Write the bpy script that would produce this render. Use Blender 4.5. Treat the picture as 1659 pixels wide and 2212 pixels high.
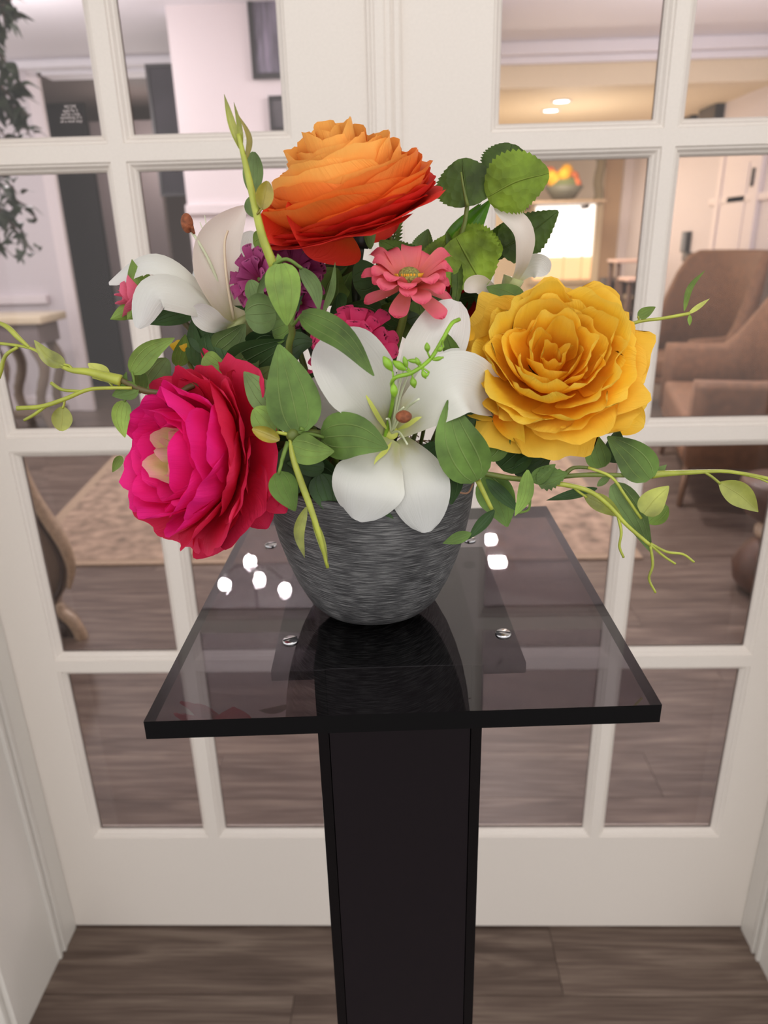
import bpy, bmesh, math, random
from mathutils import Vector as V, Matrix, noise
random.seed(7)
for o in list(bpy.data.objects): bpy.data.objects.remove(o)
SC = bpy.context.scene; COL = SC.collection
# ------------------------------------------------------------------ camera
CAMZ, YAW, PITCH, ROLL, FPX, W_, H_ = 1.40, -.0291, .3655, -.0246, 1534., 1659, 2212
def cam_axes():
    cy, sy, cp, sp = math.cos(YAW), math.sin(YAW), math.cos(PITCH), math.sin(PITCH)
    f = V((sy*cp, cy*cp, -sp)); r = V((cy, -sy, 0)); u = r.cross(f)
    cr, sr = math.cos(ROLL), math.sin(ROLL)
    return cr*r+sr*u, -sr*r+cr*u, f
CR, CU, CF = cam_axes(); CO = V((0, 0, CAMZ))
cd = bpy.data.cameras.new('camera'); cam = bpy.data.objects.new('camera', cd); COL.objects.link(cam)
cd.sensor_fit = 'HORIZONTAL'; cd.sensor_width = 7.354; cd.lens = 7.354*FPX/W_
cd.clip_start = .02; cd.clip_end = 60
cd.dof.use_dof = True; cd.dof.focus_distance = .47; cd.dof.aperture_fstop = 2.1
cam.matrix_world = Matrix(((CR.x, CU.x, -CF.x, CO.x), (CR.y, CU.y, -CF.y, CO.y), (CR.z, CU.z, -CF.z, CO.z), (0, 0, 0, 1)))
SC.camera = cam
def P(x, y, Y):                      # the point at depth Y seen at photo pixel x, y
    d = CF + CR*((x-829.5)/FPX) - CU*((y-1106)/FPX); return CO + d*(Y/d.y)
def PX(x, y, X):
    d = CF + CR*((x-829.5)/FPX) - CU*((y-1106)/FPX); return CO + d*(X/d.x)
def PZ(x, y, Z):
    d = CF + CR*((x-829.5)/FPX) - CU*((y-1106)/FPX); return CO + d*((Z-CAMZ)/d.z)
def size_at(p, px): return px*(p-CO).dot(CF)/FPX
# ------------------------------------------------------------------ world, light, exposure
wd = bpy.data.worlds.new('world'); SC.world = wd; wd.use_nodes = True
wd.node_tree.nodes['Background'].inputs[0].default_value = (1.0, .975, .95, 1)
wd.node_tree.nodes['Background'].inputs[1].default_value = 1.42
SC.view_settings.view_transform = 'Standard'; SC.view_settings.look = 'None'
SC.view_settings.exposure = 0; SC.view_settings.gamma = 1; SC.view_settings.use_curve_mapping = False
def area(name, loc, size, power, col, target=None, sy=None):
    l = bpy.data.lights.new(name, 'AREA'); l.energy = power; l.color = col; l.size = size
    if sy: l.shape = 'RECTANGLE'; l.size_y = sy
    o = bpy.data.objects.new(name, l); COL.objects.link(o); o.location = loc
    if target is not None:
        o.rotation_euler = (V(target)-V(loc)).to_track_quat('-Z', 'Y').to_euler()
    o['kind'] = 'helper'
    return o
area('ceiling_light_near', (.45, -.35, 2.60), .7, 7, (1, .95, .88), (.05, .7, .9))
area('ceiling_light_near', (-.5, -.9, 2.62), .5, 3, (1, .96, .92), (0, .9, .9))
def point(name, loc, power, col, r=.04):
    l = bpy.data.lights.new(name, 'POINT'); l.energy = power; l.color = col; l.shadow_soft_size = r
    o = bpy.data.objects.new(name, l); COL.objects.link(o); o.location = loc; o['kind'] = 'helper'; return o
area('ceiling_light_hall', (1.7, 8.8, 2.47), 1.0, 42, (1, .86, .68), (1.7, 8.8, 0))
point('hall_fill', (1.6, 7.4, 1.7), 30, (1, .88, .72), .1)  # added fill light to brighten the hall walls, no fixture here
# ------------------------------------------------------------------ materials
def lin(c): return tuple(((v/255)/12.92 if v/255 <= .04045 else ((v/255+.055)/1.055)**2.4) for v in c)+(1,)
class N:
    def __init__(s, name):
        s.m = bpy.data.materials.new(name); s.m.use_nodes = True; s.t = s.m.node_tree; s.b = s.t.nodes['Principled BSDF']; s.out = s.t.nodes['Material Output']
    def n(s, typ, **k):
        x = s.t.nodes.new(typ)
        for a, b in k.items():
            if a.startswith('i_'):
                a = a[2:]; x.inputs[int(a) if a.isdigit() else a.replace('_', ' ')].default_value = b
            else: setattr(x, a, b)
        return x
    def l(s, a, b): s.t.links.new(a, b)
    def ramp(s, fac, stops):
        r = s.n('ShaderNodeValToRGB'); e = r.color_ramp.elements
        while len(e) < len(stops): e.new(.5)
        for i, (p, c) in enumerate(stops): e[i].position = p; e[i].color = lin(c)
        s.l(fac, r.inputs[0]); return r.outputs[0]
def mat(name, col, rough=.5, metal=0, bump=0, bscale=60, var=0, spec=.5, coat=0, sub=0, emit=None, es=1, tstretch=None):
    q = N(name); b = q.b; b.inputs['Base Color'].default_value = lin(col); b.inputs['Roughness'].default_value = rough
    b.inputs['Metallic'].default_value = metal; b.inputs['Specular IOR Level'].default_value = spec; b.inputs['Coat Weight'].default_value = coat
    if emit: b.inputs['Emission Color'].default_value = lin(emit); b.inputs['Emission Strength'].default_value = es
    tc = q.n('ShaderNodeTexCoord'); src = tc.outputs['Object']
    if tstretch:
        mp = q.n('ShaderNodeMapping'); mp.inputs['Scale'].default_value = tstretch; q.l(src, mp.inputs[0]); src = mp.outputs[0]
    nz = q.n('ShaderNodeTexNoise', i_Scale=bscale, i_Detail=5.); q.l(src, nz.inputs['Vector'])
    d = tuple(max(0, c*(1-var)) for c in col); e = tuple(min(255, c*(1+var)) for c in col)
    q.l(q.ramp(nz.outputs['Fac'], [(.3, d), (.7, e)]), b.inputs['Base Color'])
    if bump:
        bp = q.n('ShaderNodeBump', i_Strength=bump, i_Distance=.002); q.l(nz.outputs['Fac'], bp.inputs['Height']); q.l(bp.outputs[0], b.inputs['Normal'])
    return q.m
def petal_mat(name, stops, trans=.35, wr=.35, rough=.65, fine=90):
    """dyed cloth or plastic petal: colour runs from the base (0) to the rim (1)"""
    q = N(name); b = q.b; uv = q.n('ShaderNodeUVMap'); sp = q.n('ShaderNodeSeparateXYZ'); q.l(uv.outputs[0], sp.inputs[0])
    nz = q.n('ShaderNodeTexNoise', i_Scale=3.5, i_Detail=3.); mp = q.n('ShaderNodeMapping'); mp.inputs['Scale'].default_value = (1, .6, 1)
    tc = q.n('ShaderNodeTexCoord'); oi = q.n('ShaderNodeObjectInfo'); ad = q.n('ShaderNodeVectorMath', operation='ADD')
    q.l(uv.outputs[0], ad.inputs[0]); q.l(oi.outputs['Random'], ad.inputs[1]); q.l(ad.outputs[0], nz.inputs['Vector'])
    m1 = q.n('ShaderNodeMath', operation='MULTIPLY_ADD', i_1=.35, i_2=-.17); q.l(nz.outputs['Fac'], m1.inputs[0])
    m2 = q.n('ShaderNodeMath', operation='ADD'); q.l(sp.outputs['Y'], m2.inputs[0]); q.l(m1.outputs[0], m2.inputs[1])
    colr = q.ramp(m2.outputs[0], stops)
    hv = q.n('ShaderNodeHueSaturation'); mr = q.n('ShaderNodeMapRange', i_3=.9, i_4=1.08); q.l(oi.outputs['Random'], mr.inputs[0]); q.l(mr.outputs[0], hv.inputs['Value']); q.l(colr, hv.inputs['Color'])
    colr = hv.outputs[0]; q.l(colr, b.inputs['Base Color'])
    b.inputs['Roughness'].default_value = rough; b.inputs['Specular IOR Level'].default_value = .3
    mp2 = q.n('ShaderNodeMapping'); mp2.inputs['Scale'].default_value = (26, 2.2, 1); q.l(ad.outputs[0], mp2.inputs[0])
    n2 = q.n('ShaderNodeTexNoise', i_Scale=1., i_Detail=3., i_Distortion=.8); q.l(mp2.outputs[0], n2.inputs['Vector'])
    mu = q.n('ShaderNodeMath', operation='MULTIPLY'); q.l(n2.outputs['Fac'], mu.inputs[0]); q.l(sp.outputs['Y'], mu.inputs[1])
    bp = q.n('ShaderNodeBump', i_Strength=wr, i_Distance=.0022); q.l(mu.outputs[0], bp.inputs['Height']); q.l(bp.outputs[0], b.inputs['Normal'])
    tr = q.n('ShaderNodeBsdfTranslucent'); q.l(colr, tr.inputs[0]); mx = q.n('ShaderNodeMixShader', i_0=trans)
    q.l(b.outputs[0], mx.inputs[1]); q.l(tr.outputs[0], mx.inputs[2]); q.l(mx.outputs[0], q.out.inputs[0]); return q.m
def leaf_mat(name, col, vein, rough=.5, trans=.2, veins=True, back=None, spec=.35, net=False):
    q = N(name); b = q.b; uv = q.n('ShaderNodeUVMap'); sp = q.n('ShaderNodeSeparateXYZ'); q.l(uv.outputs[0], sp.inputs[0])
    oi = q.n('ShaderNodeObjectInfo'); tc = q.n('ShaderNodeTexCoord')
    nz = q.n('ShaderNodeTexNoise', i_Scale=45., i_Detail=5.); q.l(tc.outputs['Object'], nz.inputs['Vector'])
    dk = tuple(c*.72 for c in col); lt = tuple(min(255, c*1.22) for c in col)
    base = q.ramp(nz.outputs['Fac'], [(.3, dk), (.72, lt)])
    hv = q.n('ShaderNodeHueSaturation'); mr = q.n('ShaderNodeMapRange', i_3=.78, i_4=1.15); q.l(oi.outputs['Random'], mr.inputs[0]); q.l(mr.outputs[0], hv.inputs['Value']); q.l(base, hv.inputs['Color']); base = hv.outputs[0]
    # distance to the nearest of three veins across the blade
    a = q.n('ShaderNodeMath', operation='SUBTRACT', i_1=.5); q.l(sp.outputs['X'], a.inputs[0])
    a2 = q.n('ShaderNodeMath', operation='ABSOLUTE'); q.l(a.outputs[0], a2.inputs[0])
    c1 = q.n('ShaderNodeMath', operation='SUBTRACT', i_1=.24); q.l(a2.outputs[0], c1.inputs[0]); c2 = q.n('ShaderNodeMath', operation='ABSOLUTE'); q.l(c1.outputs[0], c2.inputs[0])
    mn = q.n('ShaderNodeMath', operation='MINIMUM'); q.l(a2.outputs[0], mn.inputs[0])
    if veins: q.l(c2.outputs[0], mn.inputs[1])
    else: mn.inputs[1].default_value = 1
    vn = q.n('ShaderNodeMapRange', i_1=.004, i_2=.022, i_3=1., i_4=0.); q.l(mn.outputs[0], vn.inputs[0])
    mx = q.n('ShaderNodeMix', data_type='RGBA'); mx.inputs['B'].default_value = lin(vein)
    vf = q.n('ShaderNodeMath', operation='MULTIPLY', i_1=.38); q.l(vn.outputs[0], vf.inputs[0])
    q.l(vf.outputs[0], mx.inputs['Factor']); q.l(base, mx.inputs['A']); colr = mx.outputs['Result']
    q.l(colr, b.inputs['Base Color']); b.inputs['Roughness'].default_value = rough; b.inputs['Specular IOR Level'].default_value = spec
    hsrc = nz.outputs['Fac']
    if net:
        vo = q.n('ShaderNodeTexVoronoi', i_Scale=170.); q.l(tc.outputs['Object'], vo.inputs['Vector']); hsrc = vo.outputs['Distance']
    sm = q.n('ShaderNodeMath', operation='SUBTRACT'); q.l(hsrc, sm.inputs[0]); q.l(vn.outputs[0], sm.inputs[1])
    bp = q.n('ShaderNodeBump', i_Strength=.5 if not net else .8, i_Distance=.0012); q.l(sm.outputs[0], bp.inputs['Height']); q.l(bp.outputs[0], b.inputs['Normal'])
    tr = q.n('ShaderNodeBsdfTranslucent'); q.l(colr, tr.inputs[0]); ms = q.n('ShaderNodeMixShader', i_0=trans)
    q.l(b.outputs[0], ms.inputs[1]); q.l(tr.outputs[0], ms.inputs[2]); q.l(ms.outputs[0], q.out.inputs[0]); return q.m
def glass_mat(name, tint, refl=1.0, ior=1.5):
    q = N(name); q.t.nodes.remove(q.b); tr = q.n('ShaderNodeBsdfTransparent'); tr.inputs[0].default_value = (*tint, 1)
    gl = q.n('ShaderNodeBsdfGlossy'); gl.inputs['Roughness'].default_value = .015; gl.inputs[0].default_value = (refl, refl, refl, 1)
    ge = q.n('ShaderNodeNewGeometry'); mi = q.n('ShaderNodeMapRange', i_3=ior, i_4=1/ior); q.l(ge.outputs['Backfacing'], mi.inputs[0]); fr = q.n('ShaderNodeFresnel'); q.l(mi.outputs[0], fr.inputs[0]); ms = q.n('ShaderNodeMixShader')
    q.l(fr.outputs[0], ms.inputs[0]); q.l(tr.outputs[0], ms.inputs[1]); q.l(gl.outputs[0], ms.inputs[2]); q.l(ms.outputs[0], q.out.inputs[0]); return q.m
M = {}
M['door'] = mat('door_paint', (238, 230, 222), .35, bump=.05, bscale=300, var=.01)
M['jamb'] = mat('jamb_paint', (226, 222, 216), .4, bump=.05, bscale=300, var=.01)
M['wall'] = mat('wall_paint', (232, 222, 224), .6, bump=.1, bscale=400, var=.01)
M['pwall'] = mat('pink_grey_paint', (214, 206, 210), .6, bump=.1, bscale=400, var=.01)
M['ceil'] = mat('ceiling_paint', (240, 238, 244), .7, var=.01)
M['warm'] = mat('warm_paint', (232, 216, 186), .6, var=.02)
M['dark'] = mat('dark_brown', (62, 50, 46), .5, var=.1)
M['black'] = mat('matt_black', (40, 36, 38), .4, var=.1)
M['grey'] = mat('grey_paint', (132, 120, 120), .6, var=.02)
M['rug'] = mat('rug_pile', (158, 136, 118), .95, bump=.6, bscale=14, var=.2)
M['rugb'] = mat('rug_border', (172, 150, 128), .95, bump=.6, bscale=200, var=.1)
M['velvet'] = mat('tan_velvet', (122, 86, 60), .75, bump=.2, bscale=30, var=.1)
M['oak'] = mat('oak_leg', (130, 100, 78), .5, var=.1, bscale=30, tstretch=(8, 8, 1))
M['champ'] = mat('champagne_wood', (176, 154, 130), .35, var=.08)
M['taupe'] = mat('taupe_linen', (128, 112, 98), .8, bump=.3, bscale=200, var=.08)
M['walnut'] = mat('brown_wood', (88, 60, 46), .45, var=.15, bscale=20)
M['steel'] = mat('polished_screw', (205, 205, 208), .2, metal=1, var=.03)
M['slot'] = mat('screw_slot', (25, 25, 25), .5)
M['white_text'] = mat('white_lettering', (205, 195, 195), .6)
M['acrylic'] = glass_mat('smoked_acrylic', (.50, .475, .50), 1, 1.49)
M['acrylic_edge'] = mat('smoked_acrylic_edge', (6, 7, 9), .12, spec=.5)
M['column'] = mat('smoked_column', (8, 6, 8), .06, spec=.55)
M['column_face'] = mat('smoked_front', (24, 19, 23), .04, spec=.55)
M['pane'] = glass_mat('window_glass', (.945, .925, .93), .6, 1.45)
M['moss'] = mat('brown_moss', (96, 76, 48), .9, bump=.8, bscale=200, var=.4)
M['window'] = mat('daylight_pane', (255, 255, 250), .6, emit=(255, 255, 250), es=1.6)
M['sunset'] = mat('lit_lower_pane', (255, 205, 150), .6, emit=(255, 214, 160), es=.9)
M['bulb'] = mat('bulb_glass', (255, 255, 250), .4, emit=(255, 250, 245), es=40)
M['lamp'] = mat('lamp_lens', (255, 250, 240), .5, emit=(255, 246, 235), es=12)
def floor_mat():
    q = N('plank'); b = q.b; tc = q.n('ShaderNodeTexCoord'); oi = q.n('ShaderNodeObjectInfo')
    ad = q.n('ShaderNodeVectorMath', operation='MULTIPLY_ADD'); q.l(oi.outputs['Random'], ad.inputs[0]); ad.inputs[1].default_value = (17, 31, 5); q.l(tc.outputs['Object'], ad.inputs[2])
    mp = q.n('ShaderNodeMapping'); mp.inputs['Scale'].default_value = (1.1, 11, 1); q.l(ad.outputs[0], mp.inputs[0])
    n1 = q.n('ShaderNodeTexNoise', i_Scale=2.2, i_Detail=6., i_Distortion=1.1); q.l(mp.outputs[0], n1.inputs['Vector'])
    mp2 = q.n('ShaderNodeMapping'); mp2.inputs['Scale'].default_value = (3, 90, 1); q.l(ad.outputs[0], mp2.inputs[0])
    n2 = q.n('ShaderNodeTexNoise', i_Scale=2., i_Detail=4.); q.l(mp2.outputs[0], n2.inputs['Vector'])
    mx = q.n('ShaderNodeMath', operation='MULTIPLY_ADD', i_1=.35); q.l(n2.outputs['Fac'], mx.inputs[0]); 
    m0 = q.n('ShaderNodeMath', operation='MULTIPLY', i_1=.65); q.l(n1.outputs['Fac'], m0.inputs[0]); q.l(m0.outputs[0], mx.inputs[2])
    c = q.ramp(mx.outputs[0], [(.3, (76, 62, 55)), (.48, (106, 90, 81)), (.68, (142, 126, 114))])
    hv = q.n('ShaderNodeHueSaturation'); mr = q.n('ShaderNodeMapRange', i_3=.9, i_4=1.08); q.l(oi.outputs['Random'], mr.inputs[0]); q.l(mr.outputs[0], hv.inputs['Value']); q.l(c, hv.inputs['Color'])
    q.l(hv.outputs[0], b.inputs['Base Color']); b.inputs['Roughness'].default_value = .42; b.inputs['Specular IOR Level'].default_value = .35
    bp = q.n('ShaderNodeBump', i_Strength=.12, i_Distance=.001); q.l(mx.outputs[0], bp.inputs['Height']); q.l(bp.outputs[0], b.inputs['Normal']); return q.m
M['plank'] = floor_mat()
def pot_mat():
    q = N('brushed_ceramic'); b = q.b; tc = q.n('ShaderNodeTexCoord')
    # cylindrical coordinates: streaks run round the pot
    sp = q.n('ShaderNodeSeparateXYZ'); q.l(tc.outputs['Object'], sp.inputs[0])
    at = q.n('ShaderNodeMath', operation='ARCTAN2'); q.l(sp.outputs['Y'], at.inputs[0]); q.l(sp.outputs['X'], at.inputs[1])
    wob = q.n('ShaderNodeMath', operation='MULTIPLY_ADD', i_1=.004); q.l(at.outputs[0], wob.inputs[0]); q.l(sp.outputs['Z'], wob.inputs[2])
    cb = q.n('ShaderNodeCombineXYZ'); q.l(at.outputs[0], cb.inputs['X']); q.l(wob.outputs[0], cb.inputs['Y'])
    mp = q.n('ShaderNodeMapping'); mp.inputs['Scale'].default_value = (4, 1600, 1); q.l(cb.outputs[0], mp.inputs[0])
    nz = q.n('ShaderNodeTexNoise', i_Scale=1., i_Detail=4., i_Roughness=.65); q.l(mp.outputs[0], nz.inputs['Vector'])
    mp2 = q.n('ShaderNodeMapping'); mp2.inputs['Scale'].default_value = (1.6, 14, 1); q.l(cb.outputs[0], mp2.inputs[0])
    n2 = q.n('ShaderNodeTexNoise', i_Scale=1.4, i_Detail=2.); q.l(mp2.outputs[0], n2.inputs['Vector'])
    ad = q.n('ShaderNodeMath', operation='MULTIPLY_ADD', i_1=.22, i_2=-.11); q.l(n2.outputs['Fac'], ad.inputs[0])
    a2 = q.n('ShaderNodeMath', operation='ADD'); q.l(ad.outputs[0], a2.inputs[0]); q.l(nz.outputs['Fac'], a2.inputs[1])
    q.l(q.ramp(a2.outputs[0], [(.36, (34, 34, 36)), (.50, (74, 74, 76)), (.64, (130, 130, 130))]), b.inputs['Base Color'])
    b.inputs['Roughness'].default_value = .6
    bp = q.n('ShaderNodeBump', i_Strength=.6, i_Distance=.0008); q.l(nz.outputs['Fac'], bp.inputs['Height']); q.l(bp.outputs[0], b.inputs['Normal']); return q.m
M['pot'] = pot_mat()
M['yel'] = petal_mat('yellow_cloth', [(.05, (250, 118, 10)), (.42, (255, 176, 30)), (.85, (255, 213, 62)), (1, (255, 220, 88))], .25)
M['yel_o'] = petal_mat('yellow_cloth_outer', [(.0, (212, 170, 50)), (.6, (252, 196, 46)), (1, (248, 206, 78))], .25)
M['org'] = petal_mat('orange_cloth', [(.1, (250, 92, 18)), (.6, (255, 138, 36)), (1, (255, 190, 96))], .25)
M['org_i'] = petal_mat('orange_mid_cloth', [(.1, (240, 66, 20)), (.6, (254, 112, 30)), (1, (252, 150, 66))], .25)
M['org_m'] = petal_mat('orange_red_cloth', [(.1, (230, 46, 22)), (.65, (250, 92, 34)), (1, (238, 96, 60))], .3)
M['org_r'] = petal_mat('red_cloth', [(.0, (206, 96, 30)), (.45, (234, 70, 36)), (1, (228, 58, 50))], .3)
M['pnk_c'] = petal_mat('pale_heart_cloth', [(.0, (206, 222, 112)), (.8, (238, 236, 160)), (1, (246, 186, 186))], .3)
M['pnk'] = petal_mat('hot_pink_cloth', [(.0, (222, 16, 40)), (.5, (240, 24, 96)), (1, (252, 40, 150))], .3)
M['pnk_r'] = petal_mat('crimson_cloth', [(.0, (168, 16, 42)), (.5, (222, 24, 60)), (1, (228, 48, 94))], .3)
M['lily'] = petal_mat('white_lily_plastic', [(.0, (206, 214, 150)), (.10, (216, 214, 176)), (.25, (226, 226, 214)), (1, (232, 233, 231))], .2, .25, .35)
M['lily_w'] = petal_mat('warm_white_plastic', [(.0, (214, 206, 160)), (.3, (232, 220, 208)), (1, (238, 232, 226))], .35, .1, .4)
M['lilyline'] = mat('yellow_green_streak', (214, 220, 110), .5)
M['gerb'] = petal_mat('salmon_cloth', [(.0, (230, 124, 92)), (.5, (238, 130, 134)), (.85, (238, 108, 132)), (1, (226, 84, 110))], .3, .3)
M['mag'] = petal_mat('magenta_cloth', [(.0, (184, 26, 72)), (.5, (222, 50, 108)), (1, (232, 78, 130))], .3, .25)
M['pur'] = petal_mat('purple_cloth', [(.0, (126, 28, 62)), (.5, (160, 58, 116)), (1, (182, 88, 142))], .3, .25)
M['bud_p'] = petal_mat('bud_pink_cloth', [(.0, (226, 60, 90)), (1, (238, 120, 150))], .3)
M['lf'] = leaf_mat('leaf_green', (98, 128, 60), (150, 172, 104))
M['lf2'] = leaf_mat('leaf_fresh', (124, 154, 72), (172, 194, 112))
M['lfd'] = leaf_mat('leaf_dark', (60, 88, 48), (96, 122, 76))
M['lfg'] = leaf_mat('leaf_greygreen', (104, 128, 76), (140, 158, 108))
M['lfl'] = leaf_mat('leaf_lime_plastic', (174, 182, 92), (206, 208, 126), .3, .35, veins=False, spec=.6)
M['gold'] = leaf_mat('leaf_golden_plastic', (172, 160, 66), (220, 208, 120), .25, .3, veins=False, spec=.8)
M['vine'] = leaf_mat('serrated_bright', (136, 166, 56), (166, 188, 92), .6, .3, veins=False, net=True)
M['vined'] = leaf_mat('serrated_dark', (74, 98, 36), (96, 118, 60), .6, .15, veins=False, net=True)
M['tend'] = mat('tendril_plastic', (166, 174, 70), .35, var=.12, bscale=60)
M['stem'] = mat('stem_green', (98, 112, 48), .5, var=.15, bscale=60)
M['stemd'] = mat('stem_dark', (44, 48, 34), .5, var=.1)
M['berry'] = mat('berry_green', (132, 176, 48), .35, var=.15, bscale=60)
M['budg'] = leaf_mat('lily_bud_green', (96, 160, 34), (120, 178, 60), .3, .2, veins=False, spec=.6)
M['anther'] = mat('rust_anther', (138, 78, 48), .7, bump=.8, bscale=300, var=.2)
M['pollen'] = mat('yellow_stamen', (232, 164, 36), .6, var=.2)
M['disc'] = mat('green_disc', (146, 144, 76), .8, bump=1, bscale=700, var=.3)
M['fil'] = mat('pale_filament', (216, 222, 190), .4, var=.05)
# ------------------------------------------------------------------ mesh helpers
def me_new(name, vs, fs, m, smooth=True, uv=None, mats=None, fm=None):
    me = bpy.data.meshes.new(name); me.from_pydata([tuple(v) for v in vs], [], fs)
    for x in (mats or [m]): me.materials.append(x)
    if smooth: me.polygons.foreach_set('use_smooth', [True]*len(me.polygons))
    if fm: me.polygons.foreach_set('material_index', fm)
    if uv:
        l = me.uv_layers.new(name='UVMap')
        for lp in me.loops: l.data[lp.index].uv = uv[lp.vertex_index]
    me.update(); return me
def obj(name, me, parent=None, **props):
    o = bpy.data.objects.new(name, me); COL.objects.link(o); o.parent = parent
    for k, v in props.items(): o[k] = v
    return o
class Thing:
    """a top-level Empty at the thing's base; parts are meshes given in world coordinates"""
    def __init__(s, name, loc, label=None, cat=None, group=None, kind=None):
        s.o = obj(name, None); s.o.location = loc; s.loc = V(loc); s.o.empty_display_size = .02
        if label: s.o['label'] = label
        if cat: s.o['category'] = cat
        if group: s.o['group'] = group
        if kind: s.o['kind'] = kind
    def add(s, name, g, m, smooth=True, parent=None, label=None, kind=None):
        vs, fs = g[0], g[1]; uv = g[2] if len(g) > 2 else None
        o = obj(name, me_new(name, [V(v)-s.loc for v in vs], fs, m, smooth, uv), parent or s.o)
        if label: o['label'] = label
        if kind: o['kind'] = kind
        return o
def join(*gs):
    vs, fs, uv = [], [], []; has = all(len(g) > 2 for g in gs)
    for g in gs:
        k = len(vs); vs += list(g[0]); fs += [tuple(i+k for i in f) for f in g[1]]
        if has: uv += list(g[2])
    return (vs, fs, uv) if has else (vs, fs)
def box(x0, x1, y0, y1, z0, z1, b=0):
    if x0 > x1: x0, x1 = x1, x0
    if y0 > y1: y0, y1 = y1, y0
    if z0 > z1: z0, z1 = z1, z0
    bm = bmesh.new(); bmesh.ops.create_cube(bm, size=1)
    for v in bm.verts: v.co = V(((x0+x1)/2+v.co.x*(x1-x0), (y0+y1)/2+v.co.y*(y1-y0), (z0+z1)/2+v.co.z*(z1-z0)))
    if b: bmesh.ops.bevel(bm, geom=bm.edges[:], offset=b, segments=2, affect='EDGES', profile=.6)
    bm.verts.index_update(); r = ([v.co.copy() for v in bm.verts], [tuple(v.index for v in f.verts) for f in bm.faces]); bm.free(); return r
def xf(g, mtx): return ([mtx @ V(v) for v in g[0]],)+tuple(g[1:])
def smoothpts(pts, n):
    """Catmull-Rom through pts, n samples per span"""
    pts = [V(p) for p in pts]
    if len(pts) == 2: return [pts[0].lerp(pts[1], i/n) for i in range(n+1)]
    q = [2*pts[0]-pts[1]]+pts+[2*pts[-1]-pts[-2]]; out = []
    for i in range(1, len(q)-2):
        for k in range(n):
            t = k/n; a, b, c, d = q[i-1], q[i], q[i+1], q[i+2]
            out.append(.5*((2*b)+(c-a)*t+(2*a-5*b+4*c-d)*t*t+(3*b-a-3*c+d)*t**3))
    out.append(pts[-1]); return out
def tube(pts, r, n=7, sm=4, rad=None):
    """r: (start, end) or float; rad: function of 0..1"""
    p = smoothpts(pts, sm) if sm else [V(x) for x in pts]
    r0, r1 = r if isinstance(r, tuple) else (r, r); vs, fs = [], []; up = V((.31, .17, .93)); L = len(p)
    for i, c in enumerate(p):
        t = (p[min(i+1, L-1)]-p[max(i-1, 0)]).normalized(); a = t.cross(up)
        if a.length < .1: a = t.cross(V((1, 0, 0)))
        a.normalize(); b = t.cross(a); s = i/(L-1); rr = rad(s) if rad else r0+(r1-r0)*s
        for k in range(n):
            an = 2*math.pi*k/n; vs.append(c+(a*math.cos(an)+b*math.sin(an))*rr)
        if i:
            for k in range(n): fs.append(((i-1)*n+k, (i-1)*n+(k+1) % n, i*n+(k+1) % n, i*n+k))
    fs.append(tuple(range(n))[::-1]); fs.append(tuple(range((L-1)*n, L*n))); return vs, fs
def lathe(prof, c, n=48, axis=None):
    vs, fs = [], []
    for i, (r, z) in enumerate(prof):
        for k in range(n):
            a = 2*math.pi*k/n; vs.append(V((r*math.cos(a), r*math.sin(a), z)))
        if i:
            for k in range(n): fs.append(((i-1)*n+k, (i-1)*n+(k+1) % n, i*n+(k+1) % n, i*n+k))
    mt = Matrix.Translation(V(c))
    if axis is not None: mt = mt @ V(axis).to_track_quat('Z', 'Y').to_matrix().to_4x4()
    return [mt @ v for v in vs], fs
def ball(c, r, seg=10, st=(1, 1, 1), axis=None):
    pr = [(max(1e-5, r*math.sin(math.pi*i/seg))*st[0], -r*math.cos(math.pi*i/seg)*st[2]) for i in range(seg+1)]
    return lathe(pr, c, seg, axis)
# blade: a leaf or petal along a centre line
def prof_leaf(s): return (math.sin(math.pi*min(1, (s*.97+.015))**.62))**.85
def prof_round(s): return max(0, math.sin(math.pi*(s*.97+.015)))**.6
def prof_lily(s): return (.30+.70*min(1, s/.5)**.9)*max(0, 1-max(0, (s-.55)/.46)**2.4)**.6
def prof_daisy(s): return (.30+.70*math.sin(math.pi*min(1, s*.80)*.95))*max(.12, 1-max(0, (s-.80)/.22)**2)
def prof_spoon(s): return max(0.02, (.25+.75*s)*(1-max(0, (s-.72)/.29)**2.2))
def prof_lance(s): return max(0, math.sin(math.pi*(s*.97+.02)**.8))
def blade(pts, w, nrm, cup=.15, prof=prof_leaf, nu=6, nv=14, wave=0, ser=0, twist=0, notch=0, fold=0):
    c = smoothpts(pts, max(2, nv//max(1, len(pts)-1))); L = len(c); vs, fs, uv = [], [], []; ph = random.random()*6
    nrm = V(nrm)
    for i, q in enumerate(c):
        s = i/(L-1); t = (c[min(i+1, L-1)]-c[max(i-1, 0)]).normalized(); side = t.cross(nrm)
        if side.length < .05: side = t.cross(V((0, 0, 1)))
        side.normalize()
        if twist: side = Matrix.Rotation(twist*s, 3, t) @ side
        n = side.cross(t); hw = w*.5*prof(s)
        if ser: hw *= 1+ser*((i % 2)*2-1)*(1 if s < .97 else 0)
        for k in range(nu+1):
            u = k/nu*2-1
            off = side*(u*hw)+n*(cup*w*(u*u)*prof(s))+n*(fold*w*abs(u)*prof(s))
            if wave: off += n*(wave*w*math.sin(s*9+u*2.3+ph)*abs(u))
            if notch and s > .9: off += t*(-notch*w*(math.cos(u*9.4)*.5+.5)*.18)
            vs.append(q+off); uv.append((k/nu, s))
            if i and k:
                a = i*(nu+1)+k; fs.append((a-1, a, a-nu-1, a-nu-2))
    return vs, fs, uv
def tocam(p): return (CO-V(p)).normalized()
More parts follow.
